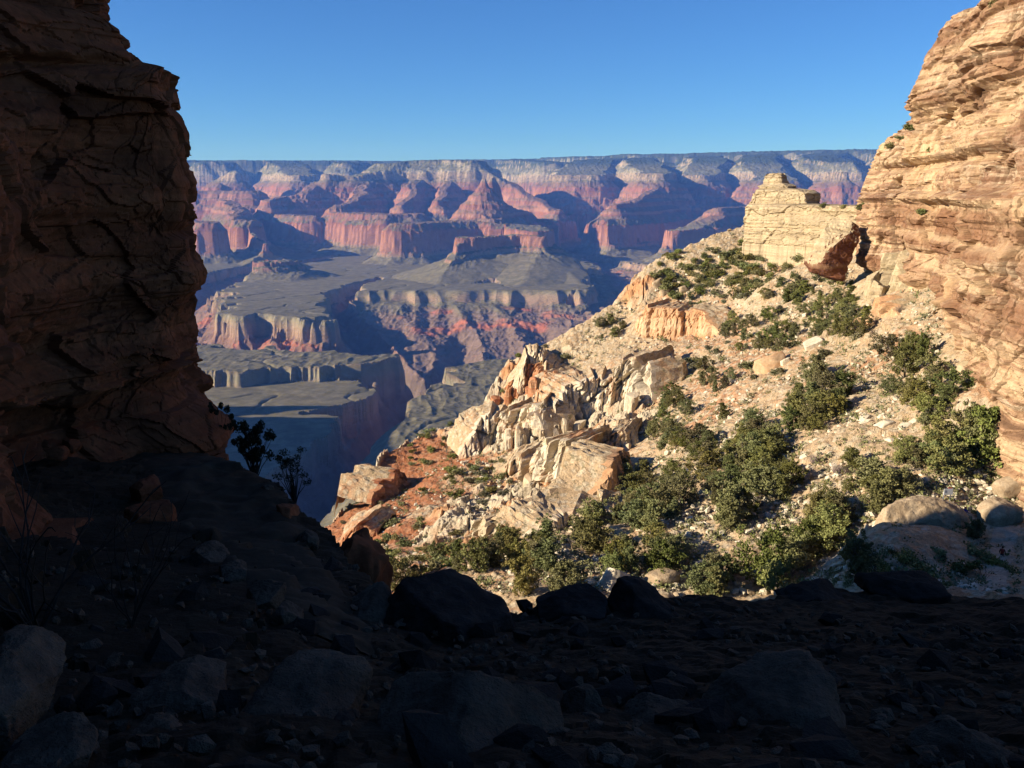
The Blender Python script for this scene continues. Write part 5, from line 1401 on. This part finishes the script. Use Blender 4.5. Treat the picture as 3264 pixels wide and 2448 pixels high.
for i, ((u0, v0, u1, v1), dep, mt, rot, lab, kw) in enumerate(SB):
    b = hit((u0 + u1) / 2, v1 - 0.3 * (v1 - v0))
    Y = 97.5 if i == 0 else b[1]
    c = at((u0 + u1) / 2, (v0 + v1) / 2 - (14 if i == 0 else 0), Y)
    kk = dict(sub=4, cuts=12, rough=0.045, cut=(0.55, 0.9)); kk.update(kw)
    add_rock('boulder', c, ((u1 - u0) / F_PX * Y * 1.02, dep, (v1 - v0) / F_PX * Y * 1.1), M[mt], 3000 + i, lab, 'boulder', rot=rot, **kk)
def _scree(zone):
    def f(r):
        for _ in range(20):
            u = r.uniform(1070, 3240); v = r.uniform(720, 1900)
            if v < 1900 - (u - 1060) * 0.86 - 140 or (u > 2720 and v < 900) or (u > 3000 and v < 1330): continue
            p = hit(u, v)
            if p[1] > np.interp(p[0] / p[1], _ca, CREST[:, 1]) + 1: continue
            return p + np.array([0, 0, 0.12])
        return None
    return f
pebbles('scree', 4200, 91, _scree(0), (0.12, 0.55), M['boulder_white'], 'pale broken rock strewn over the sunlit slope')
pebbles('scree', 1800, 92, _scree(0), (0.12, 0.5), M['boulder'], 'tan broken rock strewn over the sunlit slope')
def sh_on(x, y): return slope_detail(x, y)[0]
strip('trail', [(3264, 1655), (3190, 1650), (3120, 1648), (3060, 1650)], [2.2, 2.2, 2.0, 1.6], 0.12, M['far_trail'], 'sunlit stretch of the far path by the sign', hit, sh_on, 120, 12)
strip('trail', [(3215, 1700), (3195, 1750), (3185, 1800), (3170, 1850), (3150, 1890)], [2.4, 2.4, 2.4, 2.4, 2.4], 0.12, M['far_trail'], 'shaded stretch of the far path where the second hiker walks', hit, sh_on, 120, 12)
for i in range(16):
    u = 3062 + i * 10
    p = hit(u, 1628 + 3 * math.sin(i))
    s = 0.45 + 0.2 * ((i * 7) % 5) / 5
    add_rock('edging_stone', p + np.array([0, 0, 0.15]), (s * 1.2, s, s * 0.9), M['boulder_white'], 3200 + i, 'pale rough stone in the row edging the far path', 'stone', rot=(0, 0, i), group='edging stones along the far path', sub=3)
# trail sign: two posts, a board, a small red plate on top
sp_ = hit(3015, 1612)
M['post'] = mat_plain('weathered_grey_post', (0.22, 0.24, 0.27)); M['board'] = mat_plain('off_white_board', (0.72, 0.72, 0.68)); M['red_plate'] = mat_plain('red_plate', (0.5, 0.08, 0.05))
def box_mesh(name, size, loc, bev=0.01, rot=None):
    bm = bmesh.new(); bmesh.ops.create_cube(bm, size=1.0)
    for v in bm.verts: v.co = Vector((v.co.x * size[0], v.co.y * size[1], v.co.z * size[2]))
    bmesh.ops.bevel(bm, geom=bm.edges[:], offset=bev, segments=1, affect='EDGES')
    for v in bm.verts: v.co += Vector(loc)
    me = bpy.data.meshes.new(name); bm.to_mesh(me); bm.free(); return me
sg = tag(empty('trail_sign', (sp_[0], sp_[1], sp_[2] - 0.1), 0.15), 'pale rectangular trail sign on two grey posts above the sunlit boulder', 'sign')
link('post', box_mesh('post', (0.09, 0.09, 1.75), (-0.42, 0, 0.85)), [M['post']], sg)
link('post', box_mesh('post', (0.09, 0.09, 1.75), (0.42, 0, 0.85)), [M['post']], sg)
link('board', box_mesh('board', (1.15, 0.05, 0.72), (0.08, -0.075, 1.75)), [M['board']], sg)
link('red_plate', box_mesh('red_plate', (0.5, 0.05, 0.12), (0.28, -0.07, 2.19)), [M['red_plate']], sg)
link('dark_mark', box_mesh('dark_mark', (0.16, 0.012, 0.3), (-0.28, -0.108, 1.8), 0.003), [M['post']], sg)

def person(loc, rz, J, jacket, trousers, skin, hatc, label, pack=None, hat=True, scale=1.0):
    """one skinned body from a joint chain (J overrides the standing pose), clothes and hat as children"""
    P = dict(pelvis=(0, 0, .95), waist=(0, 0, 1.1), chest=(0, 0, 1.32), neck=(0, .01, 1.5), chin=(0, -.02, 1.58), head=(0, -.01, 1.68), crown_=(0, 0, 1.76),
             shl=(.17, 0, 1.43), ell=(.27, .02, 1.17), wrl=(.26, -.08, .93), hal=(.26, -.11, .84), shr=(-.17, 0, 1.43), elr=(-.27, .02, 1.17), wrr=(-.26, -.08, .93), har=(-.26, -.11, .84),
             hil=(.1, 0, .9), knl=(.11, -.03, .5), anl=(.11, .03, .09), tol=(.12, -.15, .04), hir=(-.1, 0, .9), knr=(-.11, -.03, .5), anr=(-.11, .03, .09), tor=(-.12, -.15, .04))
    P.update(J)
    Rr = dict(pelvis=(.15, .11), waist=(.14, .1), chest=(.17, .12), neck=(.06, .06), chin=(.075, .08), head=(.085, .1), crown_=(.06, .07), shl=.075, shr=.075, ell=.05, elr=.05, wrl=.034, wrr=.034, hal=.042, har=.042,
              hil=.095, hir=.095, knl=.065, knr=.065, anl=.045, anr=.045, tol=.04, tor=.04)
    E = [('pelvis', 'waist'), ('waist', 'chest'), ('chest', 'neck'), ('neck', 'chin'), ('chin', 'head'), ('head', 'crown_'), ('chest', 'shl'), ('shl', 'ell'), ('ell', 'wrl'), ('wrl', 'hal'), ('chest', 'shr'), ('shr', 'elr'),
         ('elr', 'wrr'), ('wrr', 'har'), ('pelvis', 'hil'), ('hil', 'knl'), ('knl', 'anl'), ('anl', 'tol'), ('pelvis', 'hir'), ('hir', 'knr'), ('knr', 'anr'), ('anr', 'tor')]
    names = list(P)
    pts = [Vector(P[k]) for k in names]; rad = [Rr[k] for k in names]; idx = {k: i for i, k in enumerate(names)}
    edges = [(idx[a], idx[b]) for a, b in E]
    for s in ('l', 'r'):     # five unequal fingers off each palm
        h = Vector(P['ha' + s]); d = (h - Vector(P['wr' + s])).normalized(); side = Vector((0, 1, 0)).cross(d); side = d.cross(Vector((1, 0, 0))).normalized()
        for k, (o_, L) in enumerate(((-.03, .07), (-.01, .085), (.01, .08), (.03, .062))):
            a = h + d * .03 + side * o_; m = a + d * L * .5; e = m + d * L * .4 + Vector((-.02 if s == 'l' else .02, 0, 0))
            i0 = len(pts); pts += [a, m, e]; rad += [.011, .01, .008]; edges += [(idx['ha' + s], i0), (i0, i0 + 1), (i0 + 1, i0 + 2)]
        a = h - d * .01 - side * .045; e = a + d * .04 - side * .02
        i0 = len(pts); pts += [a, e]; rad += [.013, .009]; edges += [(idx['ha' + s], i0), (i0, i0 + 1)]
    me = bpy.data.meshes.new('person'); me.from_pydata([tuple(p) for p in pts], edges, [])
    o = bpy.data.objects.new('person', me); COL.objects.link(o)
    sk = o.modifiers.new('skin', 'SKIN')
    for i, v in enumerate(me.skin_vertices[0].data):
        r_ = rad[i]; v.radius = r_ if hasattr(r_, '__len__') else (r_, r_)
        v.use_root = (i == 0)
    o.modifiers.new('sub', 'SUBSURF').levels = 2; o.modifiers['sub'].render_levels = 2
    dg = bpy.context.evaluated_depsgraph_get()
    body = bpy.data.meshes.new_from_object(o.evaluated_get(dg)); bpy.data.objects.remove(o)
    co = np.empty(len(body.vertices) * 3); body.vertices.foreach_get('co', co); co = co.reshape(-1, 3)
    ctr = np.array([np.mean([co[i] for i in p.vertices], 0) for p in body.polygons])
    for m_ in (skin, jacket, trousers): body.materials.append(m_)
    neck_z = P['neck'][2]; hands = [np.array(P['wrl']), np.array(P['wrr'])]; hp = [np.array(P['hal']), np.array(P['har'])]
    for p, c in zip(body.polygons, ctr):
        p.use_smooth = True
        d = min(np.linalg.norm(c - hp[0]), np.linalg.norm(c - hp[1]))
        p.material_index = 0 if c[2] > neck_z + .02 or d < 0.1 else (2 if c[2] < P['pelvis'][2] + .02 else 1)
    body.name = 'person'
    b = bpy.data.objects.new('person', body); COL.objects.link(b)
    b.location = loc; b.rotation_euler = (0, 0, rz); b.scale = (scale,) * 3
    tag(b, label, 'person')
    hd = np.array(P['head'])
    V, F = ico(3)
    if hat:
        up = V[:, 2] > -0.05
        v = V * np.array([.112, .125, .11]); v[~up, 2] = 0.0
        br = (np.hypot(V[:, 0], V[:, 1]) > 0.86) & (V[:, 2] > -0.3) & (V[:, 2] < 0.25)
        v[br, :2] *= 1.55; v[br, 2] = 0.015
        link('hat', quick_mesh('hat', v + hd + [0, 0, .045], F), [hatc], b)
    else:
        v = V * np.array([.105, .12, .115]); v[:, 1] += 0.02; v[V[:, 2] < -0.2, 1] += 0.03
        link('hair', quick_mesh('hair', v + hd + [0, .025, .03], F), [hatc], b)
    if pack:
        p, F2 = rock_arrays(9, (.34, .2, .5), 3, 5.0, 0, 0.01)
        link('backpack', quick_mesh('backpack', p + np.array(P['chest']) + [0, .2, -.04], F2), [pack], b)
    for sx in (-1, 1):       # face: eyes and nose
        v = ico(2)[0] * .012 + hd + [sx * .033, -.098, .005]
        link('eye', quick_mesh('eye', v, ico(2)[1]), [M['post']], b)
    v = ico(2)[0] * [.012, .02, .022] + hd + [0, -.108, -.02]
    link('nose', quick_mesh('nose', v, ico(2)[1]), [skin], b)
    return b
M['skin'] = mat_plain('skin', (0.5, 0.3, 0.21)); M['blue'] = mat_plain('blue_jacket', (0.02, 0.045, 0.32)); M['jeans'] = mat_plain('dark_trousers', (0.06, 0.06, 0.09)); M['redhat'] = mat_plain('red_hat', (0.5, 0.09, 0.05))
M['dark_jacket'] = mat_plain('dark_jacket', (0.05, 0.045, 0.045)); M['red_pack'] = mat_plain('red_pack', (0.3, 0.05, 0.03)); M['hair'] = mat_plain('dark_hair', (0.03, 0.022, 0.018))
p1 = hit(3072, 1668)
person((p1[0], p1[1], p1[2] + 0.12), 0.2, dict(ell=(.33, -.02, 1.22), wrl=(.22, -.2, 1.08), hal=(.17, -.26, 1.05), elr=(-.36, .02, 1.24), wrr=(-.5, -.08, 1.12), har=(-.56, -.1, 1.1)), M['blue'], M['jeans'], M['skin'], M['redhat'],
       'hiker in a blue jacket and red hat standing behind the sunlit boulder', scale=0.98)
p2 = hit(3190, 1803)
person((p2[0], p2[1], p2[2] + 0.12), 2.6, dict(knl=(.11, -.16, .52), anl=(.11, -.02, .1), tol=(.12, -.2, .06), knr=(-.1, 0, .5), anr=(-.1, .2, .12), tor=(-.11, .04, .05), wrl=(.26, -.14, .98), hal=(.25, -.2, .92)), M['dark_jacket'], M['jeans'], M['skin'], M['hair'],
       'hiker in dark clothes with a red pack walking the shaded path', pack=M['red_pack'], hat=False)
# ------------------------------------------------------------------ haze in the air over the canyon
def build_haze():
    bm = bmesh.new()
    lo, hi = (-28500.0, -2600.0, -1330.0), (21500.0, 24500.0, 1150.0)
    bmesh.ops.create_cube(bm, size=1.0)
    for v in bm.verts:
        v.co = Vector([lo[i] + (v.co[i] + 0.5) * (hi[i] - lo[i]) for i in range(3)])
    me = bpy.data.meshes.new('haze'); bm.to_mesh(me); bm.free()
    m = bpy.data.materials.new('thin_blue_haze'); m.use_nodes = True
    t = m.node_tree; t.nodes.clear()
    o_ = t.nodes.new('ShaderNodeOutputMaterial'); pv = t.nodes.new('ShaderNodeVolumePrincipled')
    pv.inputs['Color'].default_value = (0.12, 0.3, 1.0, 1)
    pv.inputs['Absorption Color'].default_value = (1, 1, 1, 1)
    pv.inputs['Density'].default_value = 3.0e-5
    pv.inputs['Anisotropy'].default_value = 0.0
    t.links.new(pv.outputs[0], o_.inputs['Volume'])
    o = link('haze', me, [m])
    tag(o, 'thin blue haze filling the canyon air', 'haze', kind='stuff')
build_haze()
